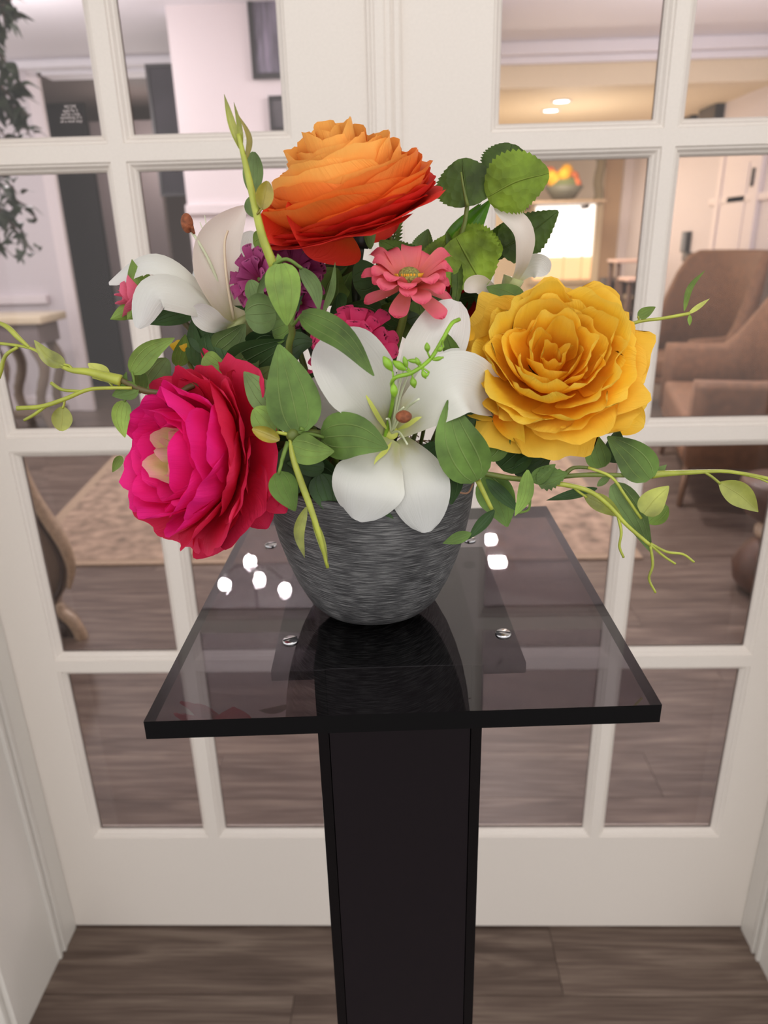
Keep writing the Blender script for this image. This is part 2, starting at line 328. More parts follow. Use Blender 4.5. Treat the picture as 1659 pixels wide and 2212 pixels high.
def leafpx(th, m, a, b, w, bend=(0, 0, 0), cup=.12, prof=prof_leaf, roll=0, parent=None, name='leaf', pitch=0, label=None, **k):
    """leaf from base a to tip b, both (photo x, photo y, depth); w its width in photo pixels"""
    p0, p1 = P(*a), P(*b); pm = P((a[0]+b[0])/2+bend[0], (a[1]+b[1])/2+bend[1], (a[2]+b[2])/2+bend[2])
    n = tocam(pm); ax = (p1-p0).normalized(); n = Matrix.Rotation(math.radians(roll), 3, ax) @ n
    if name == 'leaf' and k.get('nu') is None: k['nu'] = 6
    return th.add(name, blade([p0, pm, p1], size_at(pm, w), n, cup, prof, **k), m, parent=parent, label=label)
def stempx(th, m, pts, r0, r1, name='stem', parent=None, n=7, sm=5, label=None):
    return th.add(name, tube([P(*p) for p in pts], (size_at(P(*pts[0]), r0), size_at(P(*pts[-1]), r1)), n, sm), m, parent=parent, label=label)

# ================================================================== STRUCTURE
DY = 1.122; Z0, ZP = .2424, .4276; PW, PH, MB = .2155, .3796, .048
# floor
fl = Thing('floor', (0, 0, 0), kind='structure')
fl.add('subfloor', box(-6, 5, -3, 13, -.03, -.0035), M['dark'])
PLW, PLL = .178, 1.22
pm_ = me_new('plank', *box(-PLL/2+.0006, PLL/2-.0006, -PLW/2+.0006, PLW/2-.0006, -.003, 0), M['plank'], False)
for j in range(40):
    yy = .35+j*PLW; off = (j*.437) % 1*PLL
    lo, hi = -1.0-yy*.62, 1.0+yy*.5
    i = int((lo-off)/PLL)-1
    while i*PLL+off < hi+PLL:
        x = i*PLL+off; i += 1
        if x+PLL/2 < lo: continue
        o = obj('plank', pm_, fl.o); o.location = (x, yy, 0)
fl.add('plank', box(-6, 5, .35+39.5*PLW, 13, -.003, 0), M['plank'], False)
# near niche: jambs, walls
JL, JR, JY = -.738, .716, .886
def jamb(name, x, sgn):
    t = Thing(name, (x, JY, 0), kind='structure')
    t.add('panel', box(x, x+sgn*.03, JY, DY+.05, 0, 2.35), M['jamb'], False)
    for yy, d, w in ((1.068, .006, .010), (1.050, .005, .009)):
        t.add('bead', box(x-sgn*d, x+sgn*.01, yy-w/2, yy+w/2, 0, 2.06, .002), M['jamb'], False)
    t.add('stop', box(x-sgn*.004, x+sgn*.01, 1.076, DY-.001, 0, 2.06, .001), M['jamb'], False)
    return t
jamb('trim_1', JL, -1); jamb('trim_2', JR, 1)
def struct(name, g, m, **k):
    o = obj(name, me_new(name, g[0], g[1], m, False), kind='structure'); return o
struct('wall_left', box(-3.2, JL-.03, JY, DY+.06, 0, 2.8), M['jamb']); struct('wall_right', box(JR+.03, 3.2, JY, DY+.06, 0, 2.8), M['jamb'])
struct('trim_3', box(JL-.011, JL-.0305-.055, JY-.012, JY-.0005, .0, 2.1, .003), M['jamb'])
struct('wall_front', box(JL-.03, JR+.03, JY+.05, DY+.06, 2.05, 2.8), M['jamb'])
struct('ceiling', box(-3.4, 3.4, -1.6, 6.5, 2.76, 2.85), M['ceil'])
# ---------------------------------------------------------------- the French doors
def frame_ring(x0, x1, z0, z1, yf, sgn):
    """glazing bead round a pane: stepped profile from face (outer) down to glass (inner)"""
    st = [(0, 0), (.0015, .003), (.004, .0035), (.0075, .0085), (.0095, .0095), (.0125, .0145)]
    vs, fs = [], []
    for i, (d, y) in enumerate(st):
        for (x, z) in ((x0+d, z0+d), (x1-d, z0+d), (x1-d, z1-d), (x0+d, z1-d)): vs.append(V((x, yf+sgn*y, z)))
        if i:
            for k in range(4):
                a = (i-1)*4; f = (a+k, a+(k+1) % 4, a+4+(k+1) % 4, a+4+k); fs.append(f if sgn < 0 else f[::-1])
    return vs, fs
def door(name, xa, xb, pa, pb):
    """xa..xb leaf edges; pa, pb left glass edge of the two pane columns"""
    t = Thing(name, ((xa+xb)/2, DY, 0), kind='structure'); T = .035; y0, y1 = DY, DY+T; g = .0125
    zs = [Z0+MB/2+k*ZP for k in range(4)]; ztop = zs[3]+PH
    A, B = pa-g, pb+PW+g
    t.add('stile', box(xa, A, y0, y1, .006, 2.03), M['door'], False); t.add('stile', box(B, xb, y0, y1, .006, 2.03), M['door'], False)
    t.add('rail', box(A, B, y0, y1, .006, zs[0]-g), M['door'], False); t.add('rail', box(A, B, y0, y1, ztop+g, 2.03), M['door'], False)
    t.add('muntin', box(pa+PW+g, pb-g, y0, y1, zs[0]-g, ztop+g), M['door'], False)
    for k in range(3):
        t.add('muntin', box(A, pa+PW+g, y0, y1, zs[k]+PH+g, zs[k+1]-g), M['door'], False); t.add('muntin', box(pb-g, B, y0, y1, zs[k]+PH+g, zs[k+1]-g), M['door'], False)
    for k in range(4):
        for px in (pa, pb):
            b = (px-g, px+PW+g, zs[k]-g, zs[k]+PH+g)
            t.add('glazing_bead', join(frame_ring(*b, y0, 1), frame_ring(*b, y1, -1)), M['door'], False)
            t.add('glass_pane', box(px-.003, px+PW+.003, y0+.0155, y0+.0195, zs[k]-.003, zs[k]+PH+.003), M['pane'], False)
    return t
dl = door('door_1', JL+.001, -.0195, -.6405, -.6405+PW+MB-.001)
dr = door('door_2', -.0175, JR-.001, .1425, .1425+PW+.0435)
for x0, x1, d in ((-.040, .006, .006), (-.035, -.008, .010), (-.030, -.0165, .013), (-.004, .004, .0085)):
    dl.add('astragal', box(x0, x1, DY-d, DY+.002, .01, 2.03, .0015), M['door'], False)
# ================================================================== ROOM BEYOND THE DOORS
RC = 2.76; TZ_ = 1.14
# white wall between the two openings
WM = 5.1; q0 = P(355, 0, WM).x
wm = Thing('wall_middle', (q0, WM, 0), kind='structure')
wm.add('wall_panel', box(q0, .62, WM, WM+.2, 0, RC), M['wall'], False)
zc_ = P(400, 450, WM).z
wm.add('chair_rail', box(q0-.01, .62, WM-.03, WM, zc_-.04, zc_+.02, .006), M['wall'], False)
wm.add('wainscot_panel', box(q0+.12, .2, WM-.012, WM, .3, zc_-.14, .004), M['wall'], False)
def flat_art(name, px0, px1, py0, py1, Y, m, label, cat, frame=.02, fm=None):
    a, b = P(px0, py1, Y), P(px1, py0, Y); x0, x1 = min(a.x, b.x), max(a.x, b.x)
    t = Thing(name, ((x0+x1)/2, Y, a.z), label, cat)
    t.add('canvas', box(x0+frame*.6, x1-frame*.6, Y-.02, Y-.001, a.z+frame*.6, b.z-frame*.6), m, False)
    t.add('frame', join(box(x0, x0+frame, Y-.03, Y-.001, a.z, b.z), box(x1-frame, x1, Y-.03, Y-.001, a.z, b.z), box(x0+frame, x1-frame, Y-.03, Y-.001, a.z, a.z+frame), box(x0+frame, x1-frame, Y-.03, Y-.001, b.z-frame, b.z)), fm or M['black'], False)
    return t
M['art'] = mat('grey_abstract_print', (104, 98, 112), .4, bscale=3, var=.45, tstretch=(9, 1, 1.2))
flat_art('wall_art', 548, 672, -60, 172, WM, M['art'], 'tall dark framed picture on the white wall behind the left door', 'picture', .03)
flat_art('wall_art', 586, 640, 207, 283, WM, mat('small_dark_print', (84, 80, 84), .4, bscale=6, var=.3), 'small dark framed picture hanging under the tall picture', 'picture', .02)
# far left: pink grey wall, opening into a dark room
YL = 6.4; xw = P(125, 375, YL).x
wl = Thing('wall_back', (xw, YL, 0), kind='structure')
wl.add('wall_panel', box(-6, xw-.12, YL, YL+.2, 0, RC), M['pwall'], False)
wl.add('casing', box(xw-.12, xw-.02, YL-.03, YL+.02, 0, 2.66), M['wall'], False)
wl.add('header', box(xw, q0+.2, YL, YL+.2, 2.675, RC), M['ceil'], False)
wl.add('crown', box(-6, q0+.2, YL-.12, YL, 2.70, RC, .02), M['ceil'], False)
struct('baseboard_back', box(-6, xw-.12, YL-.02, YL, 0, .14, .004), M['wall'])
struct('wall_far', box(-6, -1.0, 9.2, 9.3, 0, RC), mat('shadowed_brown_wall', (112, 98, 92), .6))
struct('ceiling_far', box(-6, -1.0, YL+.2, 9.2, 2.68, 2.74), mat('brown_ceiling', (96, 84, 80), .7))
# black door leaf with white lettering inside the opening
bx0, bx1 = P(128, 300, 7.6).x, P(191, 300, 7.6).x
bd = Thing('door_3', ((bx0+bx1)/2, 7.6, 0), kind='structure'); bd.add('door_leaf', box(bx0-.15, bx1, 7.6, 7.66, 0, P(150, 195, 7.6).z), M['black'], False)
gx1 = P(236, 375, 7.5).x; struct('wall_niche', box(bx1+.02, gx1+.45, 7.62, 7.72, .12, P(210, 262, 7.6).z), M['grey'])
def text(name, s, loc, size, m, parent, rot=(math.pi/2, 0, 0)):
    c = bpy.data.curves.new(name, 'FONT'); c.body = s; c.size = size; c.align_x = 'CENTER'; c.extrude = .0001; c.materials.append(m)
    o = bpy.data.objects.new(name, c); COL.objects.link(o); bpy.context.view_layer.update()
    me = bpy.data.meshes.new_from_object(o); bpy.data.objects.remove(o); me.name = name
    o = bpy.data.objects.new(name, me); COL.objects.link(o); o.parent = parent; o.location = loc; o.rotation_euler = rot; return o
yg = DY+.0153; sg = Thing('glass_lettering', P(151, 268, yg), 'small white lettering in five short lines on the upper left glass pane', 'lettering')
for i, (tx, yy, wd_) in enumerate((('WELCOME', 234, 26), ('apply for it', 242, 33), ('and for a little', 250, 40), ('something of it', 257, 47), ('of a nice stay', 265, 48))):
    c = P(152+i*.7, yy, yg); text('lettering', tx, (c.x-sg.loc.x, -.0002, c.z-sg.loc.z), .0062, M['white_text'], sg.o)
    o = sg.o.children[-1] if False else [k for k in bpy.data.objects if k.parent == sg.o][-1]; o.scale.x = size_at(c, wd_)/max(1e-6, o.dimensions.x)
# dark leaning frames seen through the second pane
a, b = P(383, 425, 6.2), P(402, 372, 6.2)
flat_art('wall_mirror', 350, 420, 137, 425, 5.6, mat('mirror_dark', (50, 46, 52), .8, bscale=4, var=.2), 'narrow dark framed mirror beside the edge of the white wall', 'mirror', .02)
# right: header, warm hall
XR0 = .62
wr = Thing('wall_header', (XR0, 6.3, 2.4), kind='structure')
wr.add('header', box(XR0, 3.0, 6.3, 6.5, 2.47, RC), M['warm'], False)
wr.add('crown', join(box(XR0, 3.0, 6.2, 6.3, 2.67, RC, .015), box(XR0, 3.0, 6.25, 6.3, 2.62, 2.67, .01)), M['ceil'], False)
struct('wall_hall_left', box(.45, XR0, WM+.2, 12, 0, 2.6), M['warm']); struct('ceiling_hall', box(.6, 5, 6.5, 12, 2.5, 2.6), M['warm'])
struct('wall_hall_far', box(.6, 5, 11.6, 11.7, 0, 2.6), mat('hall_wall', (232, 214, 194), .6))
for px, py in ((1190, 238), (1213, 218)):
    c = PZ(px, py, 2.5); t = Thing('recessed_light', c, None, 'light')
    t.o['label'] = 'small round recessed light in the hall ceiling, ' + ('the lower left one' if px == 1190 else 'the upper right one'); t.o['group'] = 'hall ceiling lights'
    t.add('trim_ring', lathe([(.065, -.001), (.09, -.001), (.09, -.008), (.065, -.008), (.065, -.001)], c, 20), M['wall']); t.add('lens', lathe([(.0001, -.004), (.066, -.004), (.066, -.0005)], c, 20), M['lamp'])
for px, py in ((1055, 1168), (1075, 1217)):
    d = PZ(px, py, TZ_) - CO; d.normalize(); h = PZ(px, py, TZ_); d.z = -d.z; c = h+d*((RC-TZ_)/d.z); t = Thing('recessed_light', c, 'square recessed ceiling light of the room beyond, ' + ('the farther one' if py == 1168 else 'the nearer one'), 'light', 'ceiling lights beyond the doors')
    t.add('trim_ring', box(c.x-.1, c.x+.1, c.y-.1, c.y+.1, RC-.012, RC-.001, .002), M['wall']); t.add('lens', box(c.x-.05, c.x+.05, c.y-.035, c.y+.035, RC-.016, RC-.011), M['lamp'], False)
    area('ceiling_lamp', c-V((0, 0, .02)), .09, 26, (1, .96, .95), c-V((0, 0, 1)))
hb = []
for px, py in ((485, 1262), (540, 1212), (615, 1272), (560, 1250)):
    h = PZ(px, py, TZ_); d = h-CO; d.z = -d.z; c = h+d*((3.4-h.y)/d.y); hb.append(c)
cc = sum(hb, V((0, 0, 0)))/4
ch = Thing('chandelier', (cc.x, cc.y, RC), 'small chandelier with glowing bulbs, seen mirrored in the smoked tabletop', 'chandelier')
ch.add('rod', tube([V((cc.x, cc.y, cc.z-.06)), V((cc.x, cc.y, RC))], .008, 8, 2), M['steel']); ch.add('hub', ball((cc.x, cc.y, cc.z-.06), .03, 10), M['steel'])
for c in hb:
    ch.add('arm', tube([V((cc.x, cc.y, cc.z-.06)), (V((cc.x, cc.y, cc.z))+c)/2+V((0, 0, -.09)), c+V((0, 0, -.05))], .006, 6, 4), M['steel']); ch.add('bulb', ball(c, .026, 10), M['bulb'])
    point('chandelier_lamp', c+V((0, 0, .0)), 24, (1, .95, .94), .027)
point('back_room_fill', (-2.3, 7.15, 2.2), 14, (1, .93, .88), .08)  # fill light added to lift the dark room behind the opening
for c in ((-2.2, 4.4, 2.2), (1.9, 4.4, 2.2)): point('room_fill', c, 38, (1, .95, .94), .08)  # added fill points that brighten the ceiling and walls, no fixtures
# bright window at the end of the hall
YW = 10.6
a, b = P(1150, 606, YW), P(1312, 437, YW)
wn = Thing('window_1', ((a.x+b.x)/2, YW, 0), kind='structure')
zsun = P(1240, 556, YW).z; xs = [a.x, P(1222, 500, YW).x, P(1262, 500, YW).x, b.x]
for i in range(3):
    wn.add('pane', box(xs[i]+.008, xs[i+1]-.008, YW, YW+.03, zsun+.01, b.z, .03), M['window']); wn.add('pane', box(xs[i]+.008, xs[i+1]-.008, YW, YW+.03, a.z, zsun-.005, .02), M['sunset'])
wn.add('frame', box(a.x-.06, b.x+.06, YW+.03, YW+.08, a.z-.06, b.z+.05, .01), M['warm']); wn.add('wall_below', box(a.x-.8, b.x+.1, YW+.08, YW+.3, 0, b.z+.04), M['warm'], False)
# sideboard top with a small bouquet in front of the window
c = P(1217, 430, 9.8)
sb = Thing('hall_bouquet', c-V((0, 0, .02)), 'small yellow and orange bouquet in a grey bowl at the hall end', 'bouquet')
sb.add('bowl', lathe([(.0001, 0), (.14, 0), (.24, .14), (.22, .15), (.0001, .12)], c, 20), mat('grey_bowl', (104, 104, 92), .5))
rs = random.Random(3)
for i in range(13):
    p = P(1212+rs.uniform(-34, 34), rs.uniform(368, 404), 9.8+rs.uniform(-.1, .1)); yl = i < 6
    if i < 4: p = P(1196+rs.uniform(-10, 12), rs.uniform(380, 398), 9.75)
    sb.add('bloom', ball(p, .085, 8), mat('bloom_yellow', (226, 168, 44), .8) if yl else mat('bloom_orange', (206, 112, 66), .8))
sb.add('greenery', ball(c+V((0, 0, .16)), .17, 10, (1.2, 1, .6)), mat('bouquet_green', (100, 108, 70), .9, bump=1))
s0 = Thing('mantel_shelf', (c.x, 10.3, c.z-.06), 'thin brown shelf under the small yellow bouquet', 'shelf')
s0.add('board', box(c.x-.45, c.x+.5, 9.62, 10.55, c.z-.055, c.z-.022, .006), M['champ'])
for sx in (-.38, .4): s0.add('bracket', box(c.x+sx, c.x+sx+.03, 10.2, 10.55, c.z-.10, c.z-.055), M['walnut'])
# tall things right of the window
a, b = P(1284, 440, 10.2), P(1300, 322, 10.2)
cu = Thing('curtain', (a.x, 10.2, 0), 'narrow grey green curtain beside the hall doorway', 'curtain')
cu.add('drape', tube([V((a.x+.05+.015*math.sin(k*2), 10.25, a.z+k*(b.z+.3-a.z)/8)) for k in range(9)], .06, 10, 3), mat('curtain_cloth', (150, 138, 112), .9, bump=.5, bscale=20, var=.1, tstretch=(6, 6, .3)))
cu.add('rod', tube([V((a.x-.1, 10.2, 2.44)), V((a.x+.3, 10.2, 2.44))], .012, 6, 2), M['black'])
a, b = P(1303, 425, 10.4), P(1382, 300, 10.4)
hd = Thing('door_4', (a.x, 10.4, 0), kind='structure'); hd.add('door_leaf', box(a.x, b.x, 10.4, 10.46, 0, 2.45), mat('tan_door', (196, 164, 130), .5), False); hd.add('casing', box(a.x-.08, a.x, 10.36, 10.46, 0, 2.5), M['warm'], False)
# bookcase and small tables
def slabpx(name, px0, px1, py0, py1, Y, dep, m, label, cat, parts):
    a, b = P(px0, py1, Y), P(px1, py0, Y); t = Thing(name, ((a.x+b.x)/2, Y+dep/2, 0), label, cat); parts(t, a.x, b.x, a.z, b.z, Y, Y+dep); return t
def bookcase(t, x0, x1, z0, z1, y0, y1):
    t.add('side_panel', box(x0, x0+.03, y0, y1, 0, z1), M['dark']); t.add('side_panel', box(x1-.03, x1, y0, y1, 0, z1), M['dark'])
    t.add('back_panel', box(x0+.03, x1-.03, y1-.02, y1, 0, z1), M['walnut'])
    for k in range(5):
        z = k*z1/4.2; t.add('shelf', box(x0+.03, x1-.03, y0, y1-.02, z, z+.03), M['dark'])
slabpx('bookcase', 1326, 1412, 600, 415, 9.4, .35, None, 'dark brown bookcase right of the bright hall window', 'bookcase', bookcase)
def stand(t, x0, x1, z0, z1, y0, y1):
    t.add('tabletop', box(x0, x1, y0, y1, z1-.035, z1, .01), mat('pale_pink_top', (226, 196, 186), .4))
    for x in (x0+.02, x1-.06):
        for y in (y0+.02, y1-.06): t.add('leg', box(x, x+.04, y, y+.04, 0, z1-.035), M['walnut'])
    t.add('shelf', box(x0+.02, x1-.02, y0+.02, y1-.02, z1*.45, z1*.45+.03), M['walnut'])
slabpx('side_table', 1342, 1420, 560, 455, 8.6, .4, None, 'small side table with a pale top before the bookcase', 'table', stand)
slabpx('side_table', 1364, 1430, 600, 512, 7.7, .35, None, 'lower side table with a pale top, nearer to the door', 'table', stand)
def cab(t, x0, x1, z0, z1, y0, y1):
    t.add('body', box(x0, x1, y0, y1, .06, z1-.03), mat('stone_panel', (170, 146, 122), .7, bscale=6, var=.15, tstretch=(12, 1, 1)))
    t.add('top', box(x0-.02, x1+.02, y0-.02, y1, z1-.03, z1), M['warm'])
    for k in range(4): t.add('slat', box(x0+.02+k*(x1-x0)/4, x0+.05+k*(x1-x0)/4, y0-.015, y0, .1, z1-.05), M['warm'])
slabpx('cabinet', 1310, 1366, 640, 510, 9.03, .33, None, 'beige slatted cabinet under the right end of the bright window', 'cabinet', cab)
# right side wall with white door, dark frames
XW = 3.0
struct('wall_side', box(XW, XW+.1, 1.2, 10.2, 0, RC), M['pwall']); struct('wall_side_end', box(2.9, 3.0, 10.1, 10.2, 0, RC), M['pwall'])
def onwall(x0, y0, x1, y1, d=.02):
    a, b = PX(x0, y0, XW), PX(x1, y1, XW); return box(XW-d, XW-.001, min(a.y, b.y), max(a.y, b.y), min(a.z, b.z), max(a.z, b.z))
def on(x0, x1, yt, yb, d=.02):
    xm = (x0+x1)/2; ya, yb2 = PX(x0, (yt+yb)/2, XW).y, PX(x1, (yt+yb)/2, XW).y; yc = (ya+yb2)/2
    p = PX(xm, yt, XW); q = PX(xm, yb, XW); return box(XW-d, XW-.001, min(ya, yb2), max(ya, yb2), q.z, p.z)
wd5 = Thing('door_5', (XW, 4.6, 0), kind='structure')
g = on(1568, 1640, 70, 700, .03); ys = [v.y for v in g[0]]; y0, y1 = min(ys), max(ys)
wd5.add('door_leaf', box(XW-.02, XW-.001, y0, y1, 0, 2.1), M['wall'], False)
for z0_, z1_ in ((.2, .95), (1.05, 1.95)): wd5.add('door_panel', box(XW-.03, XW-.02, y0+.15, y1-.15, z0_, z1_, .008), M['wall'], False)
wd5.add('casing', join(box(XW-.04, XW-.001, y0-.09, y0, 0, 2.19), box(XW-.04, XW-.001, y1, y1+.09, 0, 2.19), box(XW-.04, XW-.001, y0, y1, 2.1, 2.19)), M['wall'], False)
for zz in (1.75, 1.0, .3): wd5.add('hinge', box(XW-.055, XW-.035, y0+.0, y0+.035, zz, zz+.14), M['black'])
for i, (g, lb, nm) in enumerate(((on(1483, 1516, 100, 262, .06), 'dark flat screen hanging on the far end of the right wall', 'wall_screen'), (on(1530, 1543, 78, 152, .04), 'slim tall black frame between the dark screen and the white door', 'picture_frame'), (on(1528, 1565, 228, 262, .08), 'small black box fixed low beside the white door', 'wall_box'), (on(1482, 1493, 500, 545, .05), 'tiny black wall plate above the chair, the left one', 'wall_plate'), (on(1484, 1496, 545, 565, .05), 'tiny black wall plate above the chair, the right one', 'wall_plate'))):
    ys = [v.y for v in g[0]]; t = Thing(nm, (XW, sum(ys)/len(ys), min(v.z for v in g[0])), lb, 'screen' if i == 0 else 'wall fitting')
    t.add('body', g, M['black'], False); zz = [v.z for v in g[0]]; t.add('edge', box(min(v.x for v in g[0])-.006, min(v.x for v in g[0]), min(ys)+.01, max(ys)-.01, min(zz)+.01, max(zz)-.01), mat('screen_face', (70, 66, 66), .2), False)
rr = Thing('chair_rail', (XW, 4, .95), kind='structure'); rr.o.name = 'trim_4'
rr.add('rail', box(XW-.03, XW-.001, 1.3, 7.5, PX(1600, 430, XW).z-.03, PX(1600, 430, XW).z+.03, .008), M['wall'])
# rug
ry = PZ(300, 1222, 0).y
rg = Thing('rug', (-.4, 4, 0), 'beige faded floral rug lying on the wood floor beyond the doors', 'rug')
ra, rb_, rcx = (-2.02, 5.6), (-1.62, ry), 1.10
def quad(pts, z0, z1):
    n = len(pts); return [V((x, y, z0)) for x, y in pts]+[V((x, y, z1)) for x, y in pts], [tuple(range(n))[::-1], tuple(range(n, 2*n))]+[(k, (k+1) % n, n+(k+1) % n, n+k) for k in range(n)]
rg.add('pile', quad([(-1.80, ry+.05), (rcx-.05, ry+.05), (rcx-.05, 4.95), (-2.02, 4.95)], .001, .011), M['rug'], False)
rg.add('border', quad([(-1.86, ry), (rcx, ry), (rcx, 5.0), (-2.08, 5.0)], .0005, .009), M['rugb'], False)
# armchairs
def armchair(loc, rz, label, wy=1.0, top=1.18):
    t = Thing('armchair', loc, label, 'armchair', 'tan velvet armchairs by the right wall')
    def add(n, g, m, **k):
        vs, fs = g[0], g[1]; o = obj(n, me_new(n, [V((v.x, v.y*wy, v.z)) for v in vs], fs, m, True), t.o); return o
    add('seat', box(-.34, .30, -.28, .28, .30, .45, .035), M['velvet']); add('base', box(-.33, .33, -.31, .31, .24, .31, .02), M['velvet'])
    # wrap-around back and arms: one curved shell, high behind, sweeping down into the arms (front is -X)
    vs, fs = [], []; n = 28
    for i in range(n+1):
        a = i/n*2-1; th_ = a*math.pi*.5
        if abs(a) < .62: an = a/.62*math.pi/2; cx, cy = .05+.30*math.cos(an), .33*math.sin(an); nx, ny = math.cos(an), math.sin(an)
        else: f_ = (abs(a)-.62)/.38; cx, cy = .05-.38*f_, math.copysign(.33, a); nx, ny = 0, math.copysign(1, a)
        s = min(1, max(0, (abs(a)-.30)/.36)); h = top-(top-.64)*(s*s*(3-2*s)); rec = .10*(h-.45)*max(0, nx)*2
        for (d, z) in ((0, .26), (.075, .26), (.075+rec*.5, h-.03), (.055+rec*.6, h), (.02+rec*.6, h), (0+rec*.5, h-.03)):
            vs.append(V((cx+nx*d+rec*.2*nx, cy+ny*d, z)))
        if i:
            for k in range(6): fs.append(((i-1)*6+k, (i-1)*6+(k+1) % 6, i*6+(k+1) % 6, i*6+k))
    fs += [(5, 4, 3, 2, 1, 0), tuple(n*6+k for k in range(6))]
    add('backrest', (vs, fs), M['velvet'])
    for sx, sy in ((-.27, -.25), (-.27, .25), (.27, -.25), (.27, .25)):
        add('leg', tube([V((sx, sy, .25)), V((sx*1.12, sy*1.12, 0))], (.024, .014), 8, 2), M['oak'])
    t.o.rotation_euler = (0, 0, rz); return t
aa = armchair((1.93, 4.12, 0), -.24, 'wide tan velvet armchair seen through the right door, the nearer one', 1.85, 1.0)
aa.o.scale = (1, 1, 1.12)
armchair((2.36, 6.1, 0), .35, 'tan velvet armchair farther back, its high back rising behind the nearer armchair', 1.25, 1.26)
# turned stool at the right edge
c = PZ(1650, 1275, 0)
st = Thing('turned_stool', c, 'brown turned wooden stool with a pale waist at the right edge', 'stool')
st.add('foot', lathe([(.0001, 0), (.09, 0), (.13, .05), (.14, .12), (.10, .2), (.05, .235)], c, 24), M['walnut']); st.add('waist', lathe([(.05, .235), (.075, .25), (.075, .28), (.05, .295)], c, 24), M['champ'])
st.add('seat', lathe([(.05, .295), (.12, .34), (.155, .42), (.155, .47), (.14, .485), (.0001, .485)], c, 24), M['walnut'])
# carved seat at the left: scalloped champagne rim on a taupe upholstered side
YS = 2.35
sc_px = [(40, 985), (70, 1060), (105, 1120), (140, 1175), (157, 1225), (152, 1270), (132, 1305), (136, 1322), (160, 1342), (178, 1372), (180, 1396), (168, 1412)]
out = [P(x, y, YS) for x, y in sc_px]
cs = Thing('carved_bench', P(60, 1420, YS), 'carved champagne wood bench side with taupe upholstery behind the left door', 'bench')
cs.loc.z = 0; cs.o.location.z = 0
def strip(pts, dep, back):
    pts = smoothpts(pts, 4); vs, fs = [], []
    for i, p in enumerate(pts):
        vs += [p, p+V((0, dep, 0)), V((back, p.y, p.z)), V((back, p.y+dep, p.z))]
        if i:
            a, b = (i-1)*4, i*4; fs += [(a, b, b+1, a+1), (a+2, b+2, b, a), (a+1, b+1, b+3, a+3)]
    return vs, fs
low = V((out[-1].x-.02, YS, .03))
cs.add('upholstery', strip([p+V((-.03, .02, 0)) for p in out]+[low], .06, out[0].x-.30), M['taupe'])
cs.add('carved_rim', tube([p+V((-.005, 0, 0)) for p in out[:6]], .019, 8, 5, rad=lambda s: .008+.016*math.sin(math.pi*min(1, s*.9+.1))), M['champ'])
cs.add('carved_rim', tube([p+V((-.005, 0, 0)) for p in out[6:]], .019, 8, 5, rad=lambda s: .008+.017*math.sin(math.pi*min(1, s*.85+.1))), M['champ'])
cs.add('inner_bead', tube([p+V((-.045, .01, -.01)) for p in out], .009, 6, 4), M['dark'])
for dy in (0, .03): cs.add('foot', tube([V((out[-1].x-.03, YS+.02+dy, .06)), V((out[-1].x-.04, YS+.02+dy, 0))], (.03, .02), 8, 2), M['dark'])
# console table far left
ct = Thing('console_table', (-3.6, 5.6, 0), 'grey carved console table with a cream top by the far left wall', 'console table')
a, b = P(-60, 715, 5.5), P(84, 672, 5.5)
ct.add('tabletop', box(a.x, b.x, 5.5, 5.95, (a.z+b.z)/2-.03, (a.z+b.z)/2+.03, .01), mat('cream_top', (222, 206, 178), .4))
zt = (a.z+b.z)/2-.03
ct.add('body', box(a.x+.04, b.x-.06, 5.54, 5.9, zt-.16, zt, .01), M['grey'])
for lx in (a.x+.08, b.x-.14):
    for ly in (5.58, 5.86): ct.add('leg', tube([V((lx, ly, zt-.16)), V((lx+.06, ly, zt*.6)), V((lx-.02, ly, zt*.3)), V((lx+.05, ly, 0))], (.045, .035), 8, 4), M['taupe'])
ct.add('shelf', box(a.x+.08, b.x-.1, 5.58, 5.9, .12, .16), M['taupe'])
a, b = P(-60, 660, 6.38), P(102, 636, 6.38)
struct('trim_5', box(a.x, b.x, 6.35, 6.4, (a.z+b.z)/2-.035, (a.z+b.z)/2+.035, .008), M['wall'])
# potted tree whose branches hang into the left edge
tb = V((-2.15, 3.3, 0)); tr_ = Thing('potted_tree', tb, 'dark green leafy indoor tree at the left edge of the photo', 'tree')
tr_.add('planter', lathe([(.0001, 0), (.15, 0), (.19, .30), (.17, .31), (.16, .26), (.0001, .26)], tb, 24), M['taupe'])
tr_.add('soil', lathe([(.0001, .27), (.165, .27), (.165, .25)], tb, 20), M['moss'])
tr_.add('trunk', tube([tb+V((0, 0, .25)), tb+V((.02, .01, .9)), tb+V((-.02, 0, 1.5)), tb+V((.02, 0, 2.2))], (.025, .012), 8, 4), M['walnut'])
rs = random.Random(11)
lm_ = me_new('tree_leaf', *blade([V((0, 0, 0)), V((0, .02, .008)), V((0, .05, -.004))], .024, V((0, 0, 1)), .1, prof_leaf, 2, 6)[:2], M['lfd'], True)
lmat = mat('tree_leaf_green', (32, 48, 18), .5, var=.2); lm_.materials[0] = lmat
brs = [((10, 60), (5, 0)), ((55, 262), (-60, 120)), ((70, 300), (-40, 160)), ((62, 250), (-80, 210)), ((45, 330), (-70, 250)), ((78, 470), (-60, 380)), ((70, 545), (-60, 400)), ((40, 420), (-90, 300)), ((60, 510), (-70, 440)), ((30, 555), (-90, 470)), ((55, 190), (-70, 60))]
nleaf = 0
